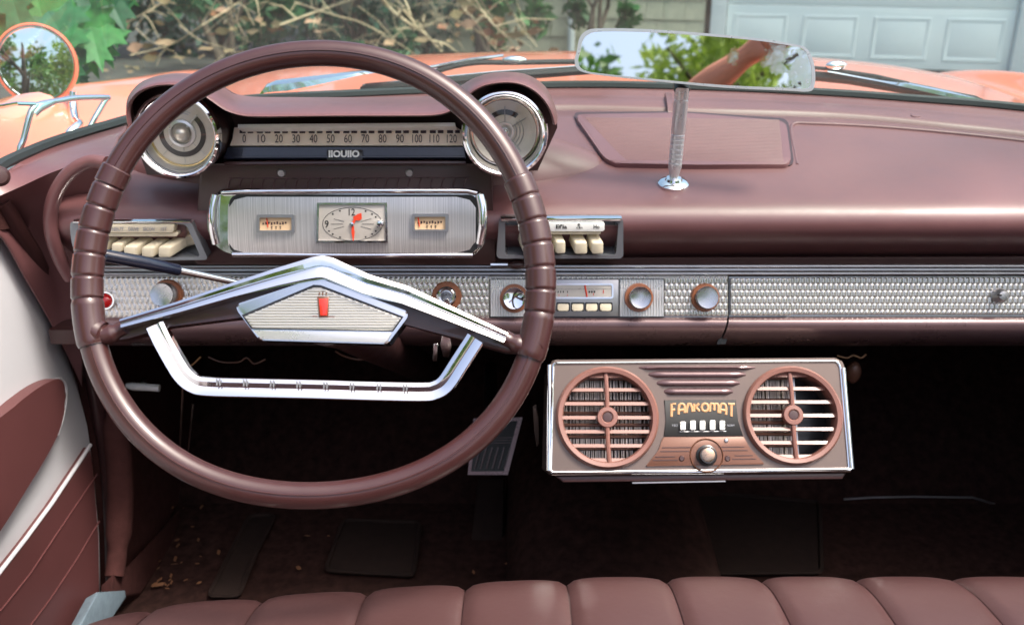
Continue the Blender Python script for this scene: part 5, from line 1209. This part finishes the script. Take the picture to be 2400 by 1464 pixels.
hw2 = tag(empty('house', (-4.5, -9, 0)), 'pale house with white porch posts behind the car, seen only in the mirrors', 'house')
obj('wall', MB().prism([(-9, -9.5, 0), (-4.2, -9.5, 0), (-4.2, -9.5, 3.2), (-9, -9.5, 3.2)], (0, -.3, 0)), 'door_white', hw2)
obj('roof', MB().prism([(-9.3, -9.3, 3.15), (-3.9, -9.3, 3.15), (-3.9, -12, 5), (-9.3, -12, 5)], (0, 0, .15)), 'roof', hw2)
for x in (-4.4, -6.2, -8.0): obj('porch_post', MB().prism([(x, -8.7, 0), (x + .18, -8.7, 0), (x + .18, -8.7, 3.1), (x, -8.7, 3.1)], (0, -.18, 0), .01), 'trim', hw2)

# ---- the photographer's raised forearm behind the lens, caught in the rear-view mirror
def reflected(px, py, Y):
    h = MP.at(px, py); v = (h - CAMP).normalized(); r_ = v - MP.n * 2 * v.dot(MP.n); return h + r_ * ((Y - h.y) / r_.y)
per = tag(empty('person', reflected(1650, 235, -.10)), 'bare raised forearm of a person holding a black camera, seen in the rear-view mirror', 'person')
def skin_chain(name, chains, m):
    vs, es, rad = [], [], []
    for ch in chains:
        prev = ch[0] if isinstance(ch[0], int) else None
        for q in (ch[1:] if prev is not None else ch):
            vs.append(q[0]); rad.append(q[1])
            if prev is not None: es.append((prev, len(vs) - 1))
            prev = len(vs) - 1
    c0 = WL[per.name]; me = bpy.data.meshes.new(name); me.from_pydata([tuple(v - c0) for v in vs], es, [])
    o = bpy.data.objects.new(name, me); COL.objects.link(o); o.parent = per
    sk = o.modifiers.new('body', 'SKIN'); sk.use_smooth_shade = True
    for k, r_ in enumerate(rad): me.skin_vertices[0].data[k].radius = (r_, r_)
    me.skin_vertices[0].data[0].use_root = True
    ss = o.modifiers.new('soft', 'SUBSURF'); ss.levels = ss.render_levels = 2
    me.materials.append(M[m]); return o
E0, W0 = reflected(1640, 215, -.12), reflected(1752, 130, -.08)
ax_ = (W0 - E0).normalized(); sdv = ax_.cross(Vector((0, 1, 0))).normalized(); fwv = Vector((0, 1, 0))
pts = [[(E0 - ax_ * .28 + Vector((0, -.06, -.05)), .05), (E0 - ax_ * .12 + Vector((0, -.02, -.02)), .046), (E0, .042), (E0.lerp(W0, .35), .043), (E0.lerp(W0, .75), .031), (W0, .026), (W0 + ax_ * .035, .033), (W0 + ax_ * .07, .036)]]
for k in range(4):
    s_ = (k - 1.5) * .019; b0_ = W0 + ax_ * .085 + sdv * s_; L_ = (.8, .95, 1, .85)[k]
    pts.append([7, (b0_, .0095), (b0_ + ax_ * .030 * L_ + fwv * .008, .0088), (b0_ + ax_ * .042 * L_ + fwv * .032, .0082), (b0_ + ax_ * .026 * L_ + fwv * .048, .0072)])
tb = W0 + ax_ * .045 + sdv * -.034; pts.append([6, (tb + fwv * .012, .011), (tb + ax_ * .022 + fwv * .034, .0098), (tb + ax_ * .044 + fwv * .046, .0085)])
skin_chain('body', pts, 'skin')
cb = W0 + ax_ * .085 + fwv * .030
cam_b = tag(obj('hand_camera', MB().prism([cb + sdv * a_ + ax_ * b_ for a_, b_ in ((-.045, -.022), (.045, -.022), (.045, .018), (-.045, .018))], fwv * -.016, .004), 'black'), 'small black camera gripped in the raised hand behind the car mirror view', 'camera')
